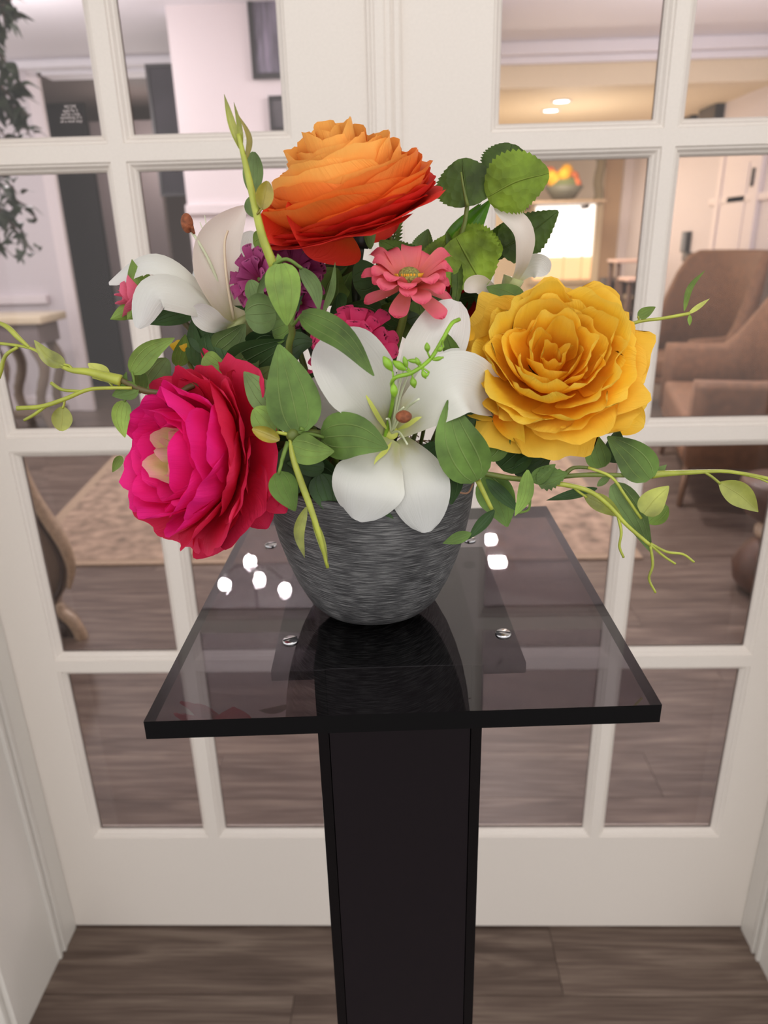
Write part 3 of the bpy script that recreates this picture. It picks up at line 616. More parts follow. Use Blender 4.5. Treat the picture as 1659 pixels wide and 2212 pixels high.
for (x, y), (x0, y0) in brs:
    e, s0_ = P(x, y, 3.2+rs.uniform(-.1, .1)), P(x0, y0, 3.3); root = tb+V((0, 0, min(2.15, max(.8, s0_.z-.1))))
    pts = [root, s0_, s0_.lerp(e, .55)+V((0, 0, .03)), e]; tr_.add('branch', tube(pts, (.008, .002), 5, 4), M['walnut'])
    sp_ = smoothpts(pts[1:], 12)
    for k in range(26):
        q = sp_[rs.randrange(len(sp_)-1)]; nleaf += 1
        o = obj('leaf', lm_, tr_.o); o.location = q-tb+V((rs.uniform(-.035, .035), rs.uniform(-.04, .04), rs.uniform(-.035, .02)))
        o.rotation_euler = (rs.uniform(-1.2, .2), rs.uniform(-.6, .6), rs.uniform(0, 6.28)); sc__ = rs.uniform(1.2, 2.0); o.scale = (sc__,)*3

# ================================================================== PEDESTAL
TZ = 1.14; TH = .0125
ct_ = V((-.0028, .5157, TZ)); ang = math.atan2(.013, .305); Rz = Matrix.Rotation(ang, 4, 'Z')
TW, TD = .305, .337
pd = Thing('pedestal_stand', (ct_.x, ct_.y, 0), 'tall smoked black acrylic pedestal stand carrying the flower pot', 'pedestal')
def ped(name, x0, x1, y0, y1, z0, z1, m, b=.0008, **k):
    g = xf(box(x0, x1, y0, y1, z0, z1, b), Matrix.Translation((ct_.x, ct_.y, 0)) @ Rz); return pd.add(name, g, m, b == 0, **k)
cor = [(-.1538, .3413), (.1512, .3543), (.1476, .6898), (-.157, .677)]
top = pd.add('tabletop', ([V((x, y, z)) for z in (TZ-TH, TZ) for x, y in cor], [(3, 2, 1, 0), (4, 5, 6, 7)]+[(k, (k+1) % 4, 4+(k+1) % 4, 4+k) for k in range(4)]), M['acrylic'], False)
ct_ = V((-.0088, .5157, TZ))
top.data.materials.append(M['acrylic_edge'])
for p in top.data.polygons:
    p.use_smooth = False
    if abs(p.normal.z) < .5: p.material_index = 1
cw, cy0, cy1 = .0585, -.100, .098
ped('front_panel', -cw+.008, cw-.008, cy0+.001, cy0+.007, 0, TZ-TH-.0004, M['column_face'], label='glossy smoked front panel set between the side edges')
ped('back_panel', -cw+.008, cw-.008, cy1-.007, cy1-.001, 0, TZ-TH-.0004, M['column'])
for s in (-1, 1):
    a_, b_ = sorted((s*cw, s*(cw-.0078))); ped('side_panel', a_, b_, cy0, cy1, 0, TZ-TH-.0004, M['column'])
ped('column_cap', -cw+.008, cw-.008, cy0+.007, cy1-.007, TZ-TH-.006, TZ-TH-.0004, M['column'])
brk = glass_mat('bracket_acrylic', (.35, .33, .35)); 
for s in (-1, 1):
    a_, b_ = sorted((s*(cw+.0002), s*(cw+.029))); ped('bracket', a_, b_, cy0, cy1, TZ-TH-.0085, TZ-TH-.0003, brk, .0004)
for (x, y) in ((627, 1385), (1087, 1370), (1015, 1167), (585, 1178)):
    c = PZ(x, y, TZ); s_ = pd.add('screw', lathe([(.0001, -.0015), (.0052, -.0015), (.0058, .0006), (.0048, .0018), (.0001, .0021)], c, 20), M['steel'])
    g = xf(box(-.0050, .0050, -.0005, .0005, .0016, .00225), Matrix.Translation(c) @ Matrix.Rotation(-.2 if x > 700 else .5, 4, 'Z')); pd.add('screw_slot', g, M['slot'], False, parent=s_)
ped('base_plate', -.15, .15, -.15, .15, 0, .012, M['acrylic_edge'])
# ================================================================== POT
PC = V((-.0235, .4900, TZ+.0003))
pot = Thing('flower_pot', PC, 'round dark grey flower pot with fine brushed horizontal streaks', 'pot')
pp = [(.0001, 0), (.040, 0), (.0465, .0022), (.053, .009), (.061, .024), (.068, .042), (.0735, .060), (.0775, .080), (.0795, .097), (.0803, .104), (.0795, .1065), (.0765, .1065), (.0755, .104), (.074, .090), (.066, .05), (.0001, .03)]
pp = [(r*.945, z) for r, z in pp]
pot.add('body', lathe(pp, PC, 96), M['pot'])
rs = random.Random(5)
# moss
ms = Thing('moss_bed', PC+V((0, 0, .088)), 'curly brown dried moss filling the top of the pot', 'moss'); ms.o['kind'] = 'thing'
ms.add('clump', lathe([(.069, .088), (.055, .100), (.03, .106), (.0001, .108)], PC, 32), M['moss'])
gs = []
for i in range(230):
    a = rs.uniform(0, 6.28); r = rs.uniform(.03, .066); c = PC+V((r*math.cos(a), r*math.sin(a), .103+rs.uniform(0, .012))); pts = [c]
    for k in range(4): pts.append(pts[-1]+V((rs.uniform(-.008, .008), rs.uniform(-.008, .008), rs.uniform(-.004, .005))))
    gs.append(tube(pts, .00045, 4, 3))
ms.add('strands', join(*gs), mat('moss_strand', (134, 104, 70), .8, var=.3), kind='stuff')
stray = Thing('moss_strand', P(1030, 1060, .47), 'loose pinkish brown moss strand curling over the pot rim', 'moss')
stray.add('strand', tube([P(960, 1010, .45), P(975, 1040, .44), P(985, 1060, .435), P(1010, 1065, .445), P(1022, 1045, .45)], .0007, 5, 5), mat('strand_tan', (170, 130, 104), .7)); stray.add('strand', tube([P(978, 1040, .438), P(966, 1050, .43), P(956, 1075, .425), P(950, 1095, .423)], (.0012, .0006), 5, 5), mat('strand_pink', (176, 140, 118), .7))
SOIL = PC+V((0, 0, .09))
# ================================================================== BIG CLOTH BLOOMS
def ranunculus(th, C, A, R, counts, mats, hin, hmid, hout, seed, ov=1.45, zb=-.38, ref=V((0, 0, 1)), open_=0, jit=.1, dome=False, ruf=1.0):
    rs = random.Random(seed); A = V(A).normalized(); X = A.cross(V(ref)); X.normalize(); Yv = A.cross(X); L = len(counts)
    for li, cnt in enumerate(counts):
        t = li/(L-1); r = R*(.13+.87*t**.85)
        h = R*((hin+(hmid-hin)*(t/.4)) if t < .4 else (hmid+(hout-hmid)*((t-.4)/.6)**1.5))
        if dome: r = R*(.12+.86*math.sin(min(1, t*1.2)*math.pi/2)); h = R*(hin-(hin-hout)*t**1.35)
        p0 = rs.uniform(0, 6.28)
        for k in range(cnt):
            phi = p0+2*math.pi*k/cnt+rs.uniform(-.15, .15); hw = math.pi/cnt*ov*rs.uniform(.85, 1.12); rr = r*rs.uniform(1-jit, 1+jit*.6); hh = h+R*rs.uniform(-.085, .085); tilt = rs.uniform(-.10, .10)*R*(.5 if dome else 1)
            b0 = (rr*.12, R*zb); bulge = 1.12-.30*t; b1 = (rr*bulge, R*zb+.25*(hh-R*zb)); b2 = (rr*(.9+.12*t+open_*t), hh)
            f1, f2, a1, a2 = rs.randint(3, 5), rs.randint(6, 9), rs.uniform(0, 6.28), rs.uniform(0, 6.28); amp = R*.030*ruf*(.6+t); skew = rs.uniform(-.12, .12)
            nu, nv = (10, 9) if li < 2 else (14, 10); vs, fs, uv = [], [], []
            curl = rs.uniform(.0, .10)*R*(.3+t)
            for j in range(nv+1):
                s = j/nv
                for i in range(nu+1):
                    u = i/nu*2-1; v = s*(1-(.10 if dome else .17)*abs(u)**3-.05*skew*u); q = 1-v
                    rho = q*q*b0[0]+2*q*v*b1[0]+v*v*b2[0]; z = q*q*b0[1]+2*q*v*b1[1]+v*v*b2[1]
                    w = (.30+.70*min(1, v/.6)**.7)*(1-(.22 if dome else .32)*max(0, (s-.55)/.45)**3)
                    an = phi+u*hw*w
                    ru = amp*v**3*(math.sin(f1*u+a1)+.45*math.sin(f2*u+a2)); rho += ru+curl*v**6; z += .6*ru-curl*.6*v**7+tilt*u*v*v
                    rho += R*.05*ruf*noise.noise(V((u*2.2+phi*3, v*2.5, li*1.7)))*v; z += R*.03*ruf*noise.noise(V((u*4+phi*5, v*5, li*2.3+9)))*v
                    vs.append(C+X*(rho*math.cos(an))+Yv*(rho*math.sin(an))+A*z); uv.append((i/nu, s))
                    if i and j:
                        a = j*(nu+1)+i; fs.append((a-1, a, a-nu-1-0, a-nu-2))
            th.add('petal', (vs, fs, uv), mats[li])
def stem_to_pot(th, C, A, m, r0=.0035, back=.02, name='stem', label=None):
    C = V(C); e = SOIL+V(((C.x-SOIL.x)*.3, (C.y-SOIL.y)*.3, -.01)); p1 = C-V(A).normalized()*back
    mid = p1.lerp(e, .5)+V((0, 0, .01)); th.add(name, tube([C, p1, mid, e], (r0, r0*.8), 8, 5), m, label=label)
# yellow
C = P(1196, 770, .455); A = tocam(C)*.86+CU*.42+CR*.10; R = size_at(C, 204)
yb = Thing('yellow_ranunculus', C, 'large ruffled golden yellow bloom on the right, facing the camera', 'flower', 'big ruffled cloth blooms')
ranunculus(yb, C, A, R, [3, 4, 5, 5, 6, 6, 7, 7, 8], [M['yel']]*7+[M['yel_o']]*2, .20, .34, -.18, 21, ov=1.6, ruf=1.25)
yb.add('petal', blade([P(1085, 880, .45), P(1105, 920, .44), P(1132, 962, .438)], size_at(C, 60), tocam(C), .2, prof_leaf, wave=.05), M['yel'])
for a, b, w in (((1300, 880, .47), (1392, 918, .47), 80), ((1330, 860, .475), (1400, 870, .48), 70), ((1010, 700, .47), (985, 735, .46), 60)):
    leafpx(yb, M['yel_o'], a, b, w, prof=prof_round, name='petal', wave=.05)
stem_to_pot(yb, C-A.normalized()*R*.36, A, M['stem'], .0035, .04)
# pink
C = P(382, 985, .435); A = tocam(C)*.62-CR*.78+V((0, 0, .06)); R = size_at(C, 216)
pb = Thing('pink_ranunculus', C, 'large crimson and hot pink bloom with a pale green heart on the left', 'flower', 'big ruffled cloth blooms')
ranunculus(pb, C, A, R, [3, 4, 4, 5, 6, 7, 7, 8, 8], [M['pnk_c'], M['pnk_c'], M['pnk'], M['pnk'], M['pnk'], M['pnk'], M['pnk_r'], M['pnk_r'], M['pnk_r']], .12, .30, -.34, 33, zb=-.55, ref=V((0, 1, .3)), ov=1.75, ruf=1.2)
for a, b, w, rl in (((520, 990, .44), (598, 1095, .425), 92, 10), ((500, 1040, .44), (578, 1142, .424), 84, -15), ((540, 980, .438), (618, 1108, .426), 80, 25), ((430, 1120, .44), (465, 1198, .44), 110, 0), ((500, 800, .46), (545, 900, .46), 90, 40)):
    leafpx(pb, M['pnk_r'], a, b, w, prof=prof_spoon, name='petal', roll=rl, cup=.22)
pb.add('calyx', blade([P(500, 985, .445), P(535, 1010, .44), P(548, 1035, .437)], size_at(C, 34), tocam(C), .1, prof_round), M['lfd'])
stem_to_pot(pb, C-A.normalized()*R*.5, A, M['stem'], .0035, .03)
# orange
C = P(738, 388, .50); A = V((-.24, -.20, .95)); R = size_at(C, 189)
ob = Thing('orange_ranunculus', C, 'large orange to red ruffled bloom at the top, seen from the side', 'flower', 'big ruffled cloth blooms')
ranunculus(ob, C, A, R, [3, 4, 5, 5, 6, 6, 6, 6, 7, 7, 7, 6], [M['org']]*6+[M['org_i']]*3+[M['org_m']]*1+[M['org_r']]*2, .56, .66, -.38, 52, zb=-.58, ov=2.35, dome=True, ruf=.9, open_=.03, jit=.05)
for a, b, w, rl, cu in (((715, 470, .492), (668, 556, .455), 190, -6, .1), ((620, 470, .49), (575, 520, .465), 90, 0, .1), ((800, 450, .51), (915, 392, .515), 104, -30, .1), ((800, 450, .53), (850, 505, .53), 110, 0, .2)):
    leafpx(ob, M['org_r'], a, b, w, prof=prof_round, name='petal', roll=rl, cup=cu)
ob.add('receptacle', tube([P(778, 440, .50), P(784, 480, .495), P(778, 535, .495)], .009, 12, 4, rad=lambda s: .0095-.004*s), mat('near_black_green', (26, 28, 24), .45))
leafpx(ob, M['lf'], (795, 440, .487), (800, 538, .487), 30, prof=prof_round, name='sepal', cup=-.2); leafpx(ob, M['lfd'], (812, 436, .488), (820, 480, .485), 46, prof=prof_round, name='sepal')
ob.add('stem', tube([P(778, 530, .495), P(770, 600, .50), P(772, 680, .505), SOIL+V((0, 0, -.01))], (.0032, .003), 8, 5), M['stemd'])
# ================================================================== LILIES
def petal3(th, m, pts, w, n=None, cup=.18, prof=prof_lily, name='petal', **k):
    q = [P(*p) for p in pts]; c = q[len(q)//2]; return th.add(name, blade(q, size_at(c, w), n if n is not None else tocam(c), cup, prof, nu=10, nv=22, **k), m)
C = P(846, 935, .445)
ly = Thing('white_lily', C, 'open white lily at the front centre hanging over the pot rim', 'flower', 'white lilies')
T_ = tocam(C)
PT = [([(842, 935, .447), (800, 860, .425), (756, 790, .422), (712, 722, .44)], 152, .16), ([(850, 925, .45), (908, 810, .44), (948, 735, .45), (985, 650, .465)], 118, .14),
      ([(856, 930, .445), (925, 870, .425), (1000, 828, .428), (1090, 872, .47)], 128, .12), ([(835, 940, .452), (770, 905, .445), (700, 870, .445), (640, 850, .46)], 104, .12),
      ([(845, 948, .442), (815, 1005, .418), (790, 1060, .409), (770, 1124, .414)], 150, -.06), ([(862, 950, .446), (888, 1000, .425), (908, 1065, .413), (922, 1150, .418)], 128, -.06)]
for i, (pts, w, cu) in enumerate(PT):
    petal3(ly, M['lily'], pts, w*1.08, T_+V((0, 0, .15)), cu, wave=.015)
for pts in ([(838, 930, .441), (820, 905, .432), (800, 870, .426), (788, 850, .424)], [(858, 928, .440), (880, 918, .431), (900, 905, .426), (912, 900, .425)], [(846, 955, .437), (832, 975, .428), (815, 990, .420), (808, 1004, .416)]):
    ly.add('yellow_streak', blade([P(*p)+tocam(P(*p))*.0012 for p in pts], .0030, T_, .0, prof_lance, nu=2, nv=8), M['lilyline'])
for (x, y, Y), cap in (((872, 795, .405), 0), ((885, 800, .41), 0), ((872, 880, .405), 0), ((905, 862, .405), 0), ((868, 888, .40), 1), ((835, 905, .41), 0), ((880, 960, .41), 0)):
    s_ = ly.add('stamen', tube([C+T_*.004, C.lerp(P(x, y, Y), .5)+V((0, 0, .004)), P(x, y, Y)], (.0009, .0006), 6, 4), M['fil'])
    if cap: ly.add('anther', ball(P(872, 900, .398), .0048, 8, (1, 1, .75)), M['anther'], parent=s_)
ly.add('throat', ball(C+T_*.002, .0045, 10, (1, 1, .6), T_), M['lilyline'])
stem_to_pot(ly, C-T_*.006, T_, M['stem'], .003, .02)
# left lily
C = P(500, 700, .505)
l2 = Thing('white_lily', C, 'white lily on the left turned away, one petal standing upright', 'flower', 'white lilies'); T_ = tocam(C)
petal3(l2, M['lily_w'], [(512, 700, .505), (478, 610, .495), (470, 530, .497), (528, 446, .515)], 118, T_+CR*.3, .20, prof=lambda s: (.35+.65*min(1, s/.42)**.9)*max(0, 1-max(0, (s-.42)/.59)**1.7)**.8)
l2.add('midrib', tube([P(505, 690, .4985), P(490, 600, .493), P(485, 530, .494), P(492, 498, .497)], (.0012, .0007), 6, 4), mat('warm_rib', (226, 208, 180), .4))
petal3(l2, M['lily'], [(505, 695, .507), (430, 630, .49), (330, 565, .485), (235, 612, .49)], 58, T_+V((0, 0, .8)), -.12)
petal3(l2, M['lily'], [(500, 700, .503), (425, 650, .48), (335, 625, .47), (296, 708, .468)], 84, T_+V((0, 0, .5)), -.18)
petal3(l2, M['lily'], [(510, 700, .52), (530, 620, .54), (540, 540, .55), (548, 500, .555)], 64, T_, .1)
petal3(l2, M['lily'], [(505, 695, .515), (470, 640, .53), (440, 605, .54), (415, 600, .545)], 60, T_, .1)
petal3(l2, M['lily'], [(505, 705, .50), (470, 700, .485), (440, 680, .48), (415, 665, .478)], 60, T_+V((0, 0, -.6)), .1)
l2.add('throat', tube([P(508, 690, .505), P(520, 712, .507), P(525, 740, .51)], (.012, .006), 10, 3), M['lily'])
s_ = l2.add('stamen', tube([P(495, 680, .505), P(455, 570, .49), P(405, 485, .485)], (.001, .001), 6, 6), M['fil'])
l2.add('anther', ball(P(404, 482, .484), .0048, 8, (.85, 1, 1.25)), M['anther'], parent=s_); l2.add('anther', tube([P(412, 490, .484), P(420, 505, .484)], (.0022, .0008), 6, 2), M['anther'], parent=s_)
for x, y in ((442, 465), (457, 480), (432, 480)): l2.add('stamen', tube([P(475, 640, .51), P(460, 560, .508), P(x, y, .505)], (.0007, .0003), 5, 4), M['fil'])
stem_to_pot(l2, P(522, 735, .51), V((-.3, 0, .9)), M['stem'], .003, .02)
# lily behind the yellow bloom, mostly hidden
C = P(1120, 600, .545)
l3 = Thing('white_lily', C, 'white lily mostly hidden behind the yellow bloom, one narrow curled petal showing', 'flower', 'white lilies'); T_ = tocam(C)
petal3(l3, M['lily_w'], [(1105, 615, .545), (1125, 560, .53), (1122, 495, .525), (1068, 445, .53)], 50, T_+CR*.6, .25)
petal3(l3, M['lily'], [(1110, 610, .55), (1140, 580, .545), (1165, 575, .54), (1185, 590, .54)], 50, T_, .1)
petal3(l3, M['lily_w'], [(1080, 640, .53), (1050, 620, .515), (1025, 615, .508), (1003, 628, .505)], 40, T_, .15)
l3.add('throat', tube([P(1110, 600, .545), P(1095, 640, .545), P(1080, 680, .54)], (.008, .004), 8, 3), M['lily'])
stem_to_pot(l3, P(1082, 675, .54), V((.3, 0, .9)), M['stem'], .003, .02)
# green lily bud
bud = Thing('lily_bud', P(950, 540, .56), 'closed glossy green lily bud under the serrated leaves', 'bud')
for (a, b, w, rl, m) in (((962, 600, .555), (1062, 428, .545), 56, 0, M['budg']), ((950, 590, .56), (1040, 440, .55), 46, 35, M['budg']), ((940, 575, .565), (1035, 440, .558), 52, -25, M['lf'])):
    leafpx(bud, m, a, b, w, bend=(-4, -6, -.004), cup=-.3, prof=prof_lance, name='petal', roll=rl)
stem_to_pot(bud, P(962, 600, .557), V((.3, 0, .9)), M['stem'], .003, .02)
# ================================================================== DAISY-LIKE BLOOMS
def daisy(th, C, A, rings, m, w, seed, cupz=.5, notch=.8, name='petal', R0=.1, prof=prof_spoon):
    """rings: (radius, count, lift)"""
    rs = random.Random(seed); A = V(A).normalized(); X = A.cross(V((0, 1, .1))).normalized(); Y_ = A.cross(X)
    for r, cnt, lift in rings:
        p0 = rs.uniform(0, 6.28)
        for k in range(cnt):
            a = p0+6.283*k/cnt+rs.uniform(-.12, .12); d = X*math.cos(a)+Y_*math.sin(a); rr = r*rs.uniform(.88, 1.08); lf = lift+rs.uniform(-.12, .12)
            pts = [C+d*(rr*R0), C+d*(rr*.45)+A*(rr*lf*.55), C+d*(rr*.8)+A*(rr*lf), C+d*rr+A*(rr*(lf*1.02-.08))]
            th.add(name, blade(pts, w*rs.uniform(.85, 1.12)*(.6+.4*r/rings[0][0]), A-d*lf*.8, .10, prof, nu=6, nv=12, notch=notch), m)
C = P(883, 618, .462); A = V((.06, -.44, .90)); R = size_at(C, 98)
gb = Thing('gerbera_daisy', C, 'salmon pink daisy with a green centre between orange and yellow blooms', 'flower')
daisy(gb, C, A, [(R, 13, .30), (R*.92, 12, .62), (R*1.0, 6, -.25)], M['gerb'], R*.44, 8, notch=.35, prof=prof_daisy)
gb.add('disc', ball(C+A.normalized()*.007, .0062, 12, (1.15, 1, .75), A), M['disc'])
gs = []
rs = random.Random(9)
for i in range(42):
    a = rs.uniform(0, 6.28); b_ = C+V((math.cos(a)*.0075, math.sin(a)*.0075, .004)); gs.append(tube([b_, b_+V((math.cos(a)*.002, math.sin(a)*.002, .0035))], (.0005, .0007), 4, 1))
gb.add('stamens', join(*gs), M['pollen'], kind='stuff')
gb.add('calyx', lathe([(.0001, -.010), (.003, -.010), (.006, -.002), (.004, 0)], C, 12, A), M['lfd'])
gb.add('stem', tube([C-A.normalized()*.006, P(868, 700, .47), P(850, 770, .475), P(835, 860, .48), SOIL+V((0, 0, -.01))], (.0026, .0024), 8, 5), M['stem'])
C = P(765, 748, .462); A = V((-.05, -.80, .50)); R = size_at(C, 96)
mg = Thing('magenta_aster', C, 'deep pink aster with notched petals behind the front lily', 'flower')
daisy(mg, C, A, [(R, 12, .12), (R*.85, 10, .35), (R*.5, 7, .75), (R*.98, 9, -.12)], M['mag'], R*.50, 18)
mg.add('stamens', join(*[tube([C+V((x*.001, -.004, z*.001)), C+V((x*.0016, -.012, z*.0016+.003))], .0006, 4, 1) for x in (-2, 0, 2) for z in (-2, 1)]), M['pollen'], kind='stuff')
stem_to_pot(mg, C, A, M['stem'], .0025, .015)
C = P(712, 815, .458); R = size_at(C, 60); A = V((-.3, -.8, .2))
mg2 = Thing('magenta_aster', C, 'small deep pink aster low between the lily and the tall leaf', 'flower')
daisy(mg2, C, A, [(R, 8, .2), (R*.7, 6, .5)], M['mag'], R*.62, 28); mg2.add('calyx', lathe([(.0001, -.008), (.004, -.006), (.004, 0)], C, 10, A), M['lfd']); stem_to_pot(mg2, C, A, M['stem'], .0022, .015)
for (x, y, Y, r, seed, A, lb) in ((560, 605, .485, 74, 38, V((-.55, -.8, .25)), 'plum purple aster beside the upright petal of the left lily'), (632, 585, .49, 72, 48, V((.1, -.7, .65)), 'plum purple aster right below the orange bloom'), (650, 655, .487, 58, 58, V((.35, -.9, .0)), 'plum purple aster behind the hanging pointed leaf')):
    C = P(x, y, Y); R = size_at(C, r); t = Thing('purple_aster', C, lb, 'flower', 'plum purple asters')
    daisy(t, C, A, [(R, 10, .1), (R*.9, 9, .35), (R*.6, 7, .7), (R*.95, 8, -.3)], M['pur'], R*.56, seed); t.add('calyx', lathe([(.0001, -.010), (.005, -.006), (.005, 0)], C, 10, A), M['lfd']); stem_to_pot(t, C, A, M['stem'], .0025, .015)
# pink rosebud left
C = P(290, 640, .49); A = V((-.8, -.3, .25))
rb = Thing('pink_rosebud', C, 'small pink rosebud in green sepals at the far left', 'bud')
ranunculus(rb, C, A, size_at(C, 43), [2, 3, 4], [M['bud_p']]*3, .9, .8, .6, 3, zb=-.7)
for a, b, w in (((300, 640, .485), (285, 560, .483), 34), ((315, 650, .484), (320, 590, .488), 50), ((300, 660, .486), (238, 690, .48), 34), ((310, 655, .483), (275, 690, .479), 40), ((290, 620, .492), (253, 600, .49), 20)): leafpx(rb, M['lf2'], a, b, w, name='sepal', prof=prof_lance, cup=-.2)
rb.add('receptacle', ball(P(318, 655, .49), .007, 10), M['lf'])
rb.add('stem', tube([P(318, 655, .49), P(370, 672, .495), P(420, 720, .50), P(470, 790, .50), SOIL+V((-.02, 0, -.01))], (.0022, .0026), 8, 5), mat('olive_stem', (92, 84, 58), .5))
leafpx(rb, M['lfd'], (420, 665, .50), (322, 700, .485), 46)
# yellow bud between pink bloom and lily
C = P(402, 755, .50); yb2 = Thing('yellow_bud', C, 'half hidden yellow bud in green sepals above the pink bloom', 'bud')
ranunculus(yb2, C, V((-.3, -.2, .9)), size_at(C, 26), [2, 3], [M['yel']]*2, .9, .8, .8, 5, zb=-.8)
leafpx(yb2, M['lf'], (385, 790, .495), (400, 722, .49), 40, name='sepal', roll=20); leafpx(yb2, M['lfd'], (425, 790, .495), (415, 690, .492), 40, name='sepal', roll=-20); stem_to_pot(yb2, C, V((-.3, 0, .9)), M['stem'], .002, .02)
# red bloom deep behind
C = P(985, 655, .535); rd = Thing('red_bloom', C, 'dark red bloom deep between the daisy and the yellow bloom', 'flower')
ranunculus(rd, C, tocam(C), size_at(C, 42), [3, 4, 5], [petal_mat('deep_red_cloth', [(0, (110, 6, 10)), (1, (158, 14, 18))])]*3, .3, .3, .1, 6); stem_to_pot(rd, C, V((0, -.3, .9)), M['stem'], .002, .02)

# ================================================================== GREEN SPRAYS
# front left spray
s1 = Thing('leafy_spray', SOIL+V((-.03, -.05, 0)), 'leafy spray at the front left with a tall pointed leaf and a hanging tendril', 'foliage', 'leafy sprays')
s1.add('stem', tube([SOIL+V((-.02, -.02, -.01)), P(720, 960, .44), P(690, 935, .425), P(628, 935, .415)], (.0022, .0018), 7, 5), M['stem'])
s1.add('node', ball(P(632, 940, .413), .0042, 8), M['stem'])
F_ = M['lf']
leafpx(s1, F_, (648, 934, .413), (602, 744, .425), 118, bend=(2, 0, -.004), cup=.06, label='tall upright pointed leaf')
leafpx(s1, M['lf2'], (598, 935, .412), (549, 882, .415), 62, prof=prof_round)
leafpx(s1, M['gold'], (604, 950, .408), (545, 926, .405), 32, prof=prof_round, cup=.3)
leafpx(s1, F_, (694, 945, .418), (838, 968, .402), 104, bend=(2, -14, -.004), cup=.06, prof=prof_leaf)
leafpx(s1, M['lf2'], (630, 962, .408), (722, 975, .405), 66, bend=(0, 6, 0))
leafpx(s1, F_, (600, 1020, .402), (638, 1104, .405), 62, bend=(-2, 0, 0)); s1.add('petiole', tube([P(622, 955, .41), P(612, 985, .405), P(602, 1024, .402)], (.0016, .001), 6, 4), M['lf2'])
leafpx(s1, M['lfd'], (640, 985, .428), (560, 975, .445), 56); leafpx(s1, M['lfd'], (625, 960, .43), (640, 1066, .425), 84, prof=prof_round)
leafpx(s1, M['lfd'], (690, 1025, .425), (718, 1112, .42), 64); leafpx(s1, M['lfg'], (592, 885, .425), (527, 803, .432), 66); leafpx(s1, M['lfd'], (700, 1010, .425), (620, 1000, .425), 46)
s1.add('petiole', tube([P(632, 940, .413), P(605, 935, .41), P(598, 935, .411)], .0012, 6, 3), M['tend']); s1.add('petiole', tube([P(632, 938, .413), P(655, 930, .414), P(648, 925, .4125)], .0012, 6, 3), M['lf2']); s1.add('petiole', tube([P(640, 935, .413), P(672, 938, .416), P(700, 945, .417)], .0012, 6, 3), M['lf2'])
tn = s1.add('tendril', tube([P(626, 945, .412), P(632, 985, .405), P(648, 1035, .400), P(668, 1090, .396), P(688, 1150, .394), P(708, 1226, .394)], .001, 7, 6, rad=lambda s: .0011+.0010*math.sin(math.pi*min(1, s*1.02))), M['tend'])
leafpx(s1, M['lfl'], (662, 1095, .396), (658, 1205, .394), 24, bend=(-14, 0, 0), prof=prof_lance, parent=tn); leafpx(s1, M['lfl'], (672, 1110, .395), (709, 1229, .393), 17, bend=(4, 0, 0), prof=prof_lance, parent=tn)
# upper left spray
s2 = Thing('leafy_spray', SOIL+V((-.05, -.01, 0)), 'leafy spray whose long shoot rises past the left of the orange bloom', 'foliage', 'leafy sprays')
s2.add('stem', tube([SOIL+V((-.02, -.01, -.01)), P(632, 800, .455), P(630, 705, .445), P(590, 580, .438)], (.0024, .002), 7, 6), M['stem'])
s2.add('shoot', tube([P(592, 578, .438), P(566, 510, .436), P(545, 420, .436), P(528, 345, .438), P(515, 290, .44)], (.0030, .0012), 7, 6), M['tend'])
for a, b, w, bd, m in (((520, 325, .44), (484, 203, .445), 17, (-2, 0, 0), M['lfl']), ((522, 330, .44), (505, 220, .442), 12, (4, 0, 0), M['lfl']), ((530, 350, .438), (515, 248, .44), 13, (16, 0, 0), M['gold'])): leafpx(s2, m, a, b, w, bend=bd, prof=prof_lance, cup=.25)
leafpx(s2, M['gold'], (566, 452, .434), (578, 391, .432), 38, cup=.22, prof=prof_round); leafpx(s2, M['lfg'], (566, 450, .436), (542, 418, .438), 20)
s2.add('petiole', tube([P(550, 470, .436), P(556, 462, .434), P(566, 450, .434)], .0008, 5, 3), M['gold'])
leafpx(s2, M['lfg'], (545, 420, .455), (548, 328, .46), 44, prof=prof_round); leafpx(s2, M['lfg'], (552, 470, .455), (540, 425, .455), 36, prof=prof_round)
leafpx(s2, M['lf2'], (605, 570, .425), (620, 703, .418), 76, bend=(2, 0, -.006), label='pointed leaf hanging down'); leafpx(s2, M['lfg'], (595, 675, .44), (530, 680, .435), 84, prof=prof_round, bend=(0, 0, -.004))
leafpx(s2, M['lfg'], (588, 580, .44), (553, 640, .442), 18, prof=prof_lance); leafpx(s2, M['lfg'], (648, 578, .43), (690, 673, .425), 34, bend=(10, -4, 0), prof=prof_lance)
s2.add('petiole', tube([P(590, 572, .436), P(620, 560, .431), P(652, 580, .430)], .0011, 6, 4), M['lf2']); s2.add('petiole', tube([P(600, 585, .436), P(645, 615, .435), P(630, 700, .438), P(652, 680, .43)], (.0012, .001), 6, 4), M['lf2'])
leafpx(s2, M['lfg'], (698, 675, .46), (724, 566, .455), 16, bend=(6, 6, 0), prof=prof_lance)
leafpx(s2, M['lf'], (650, 680, .428), (808, 812, .405), 62, bend=(10, -18, -.004), label='long leaf lying over the lily petal'); leafpx(s2, M['lf2'], (606, 572, .434), (600, 548, .434), 14, prof=prof_lance)
leafpx(s2, M['lfg'], (560, 660, .45), (540, 605, .455), 40, prof=prof_round)
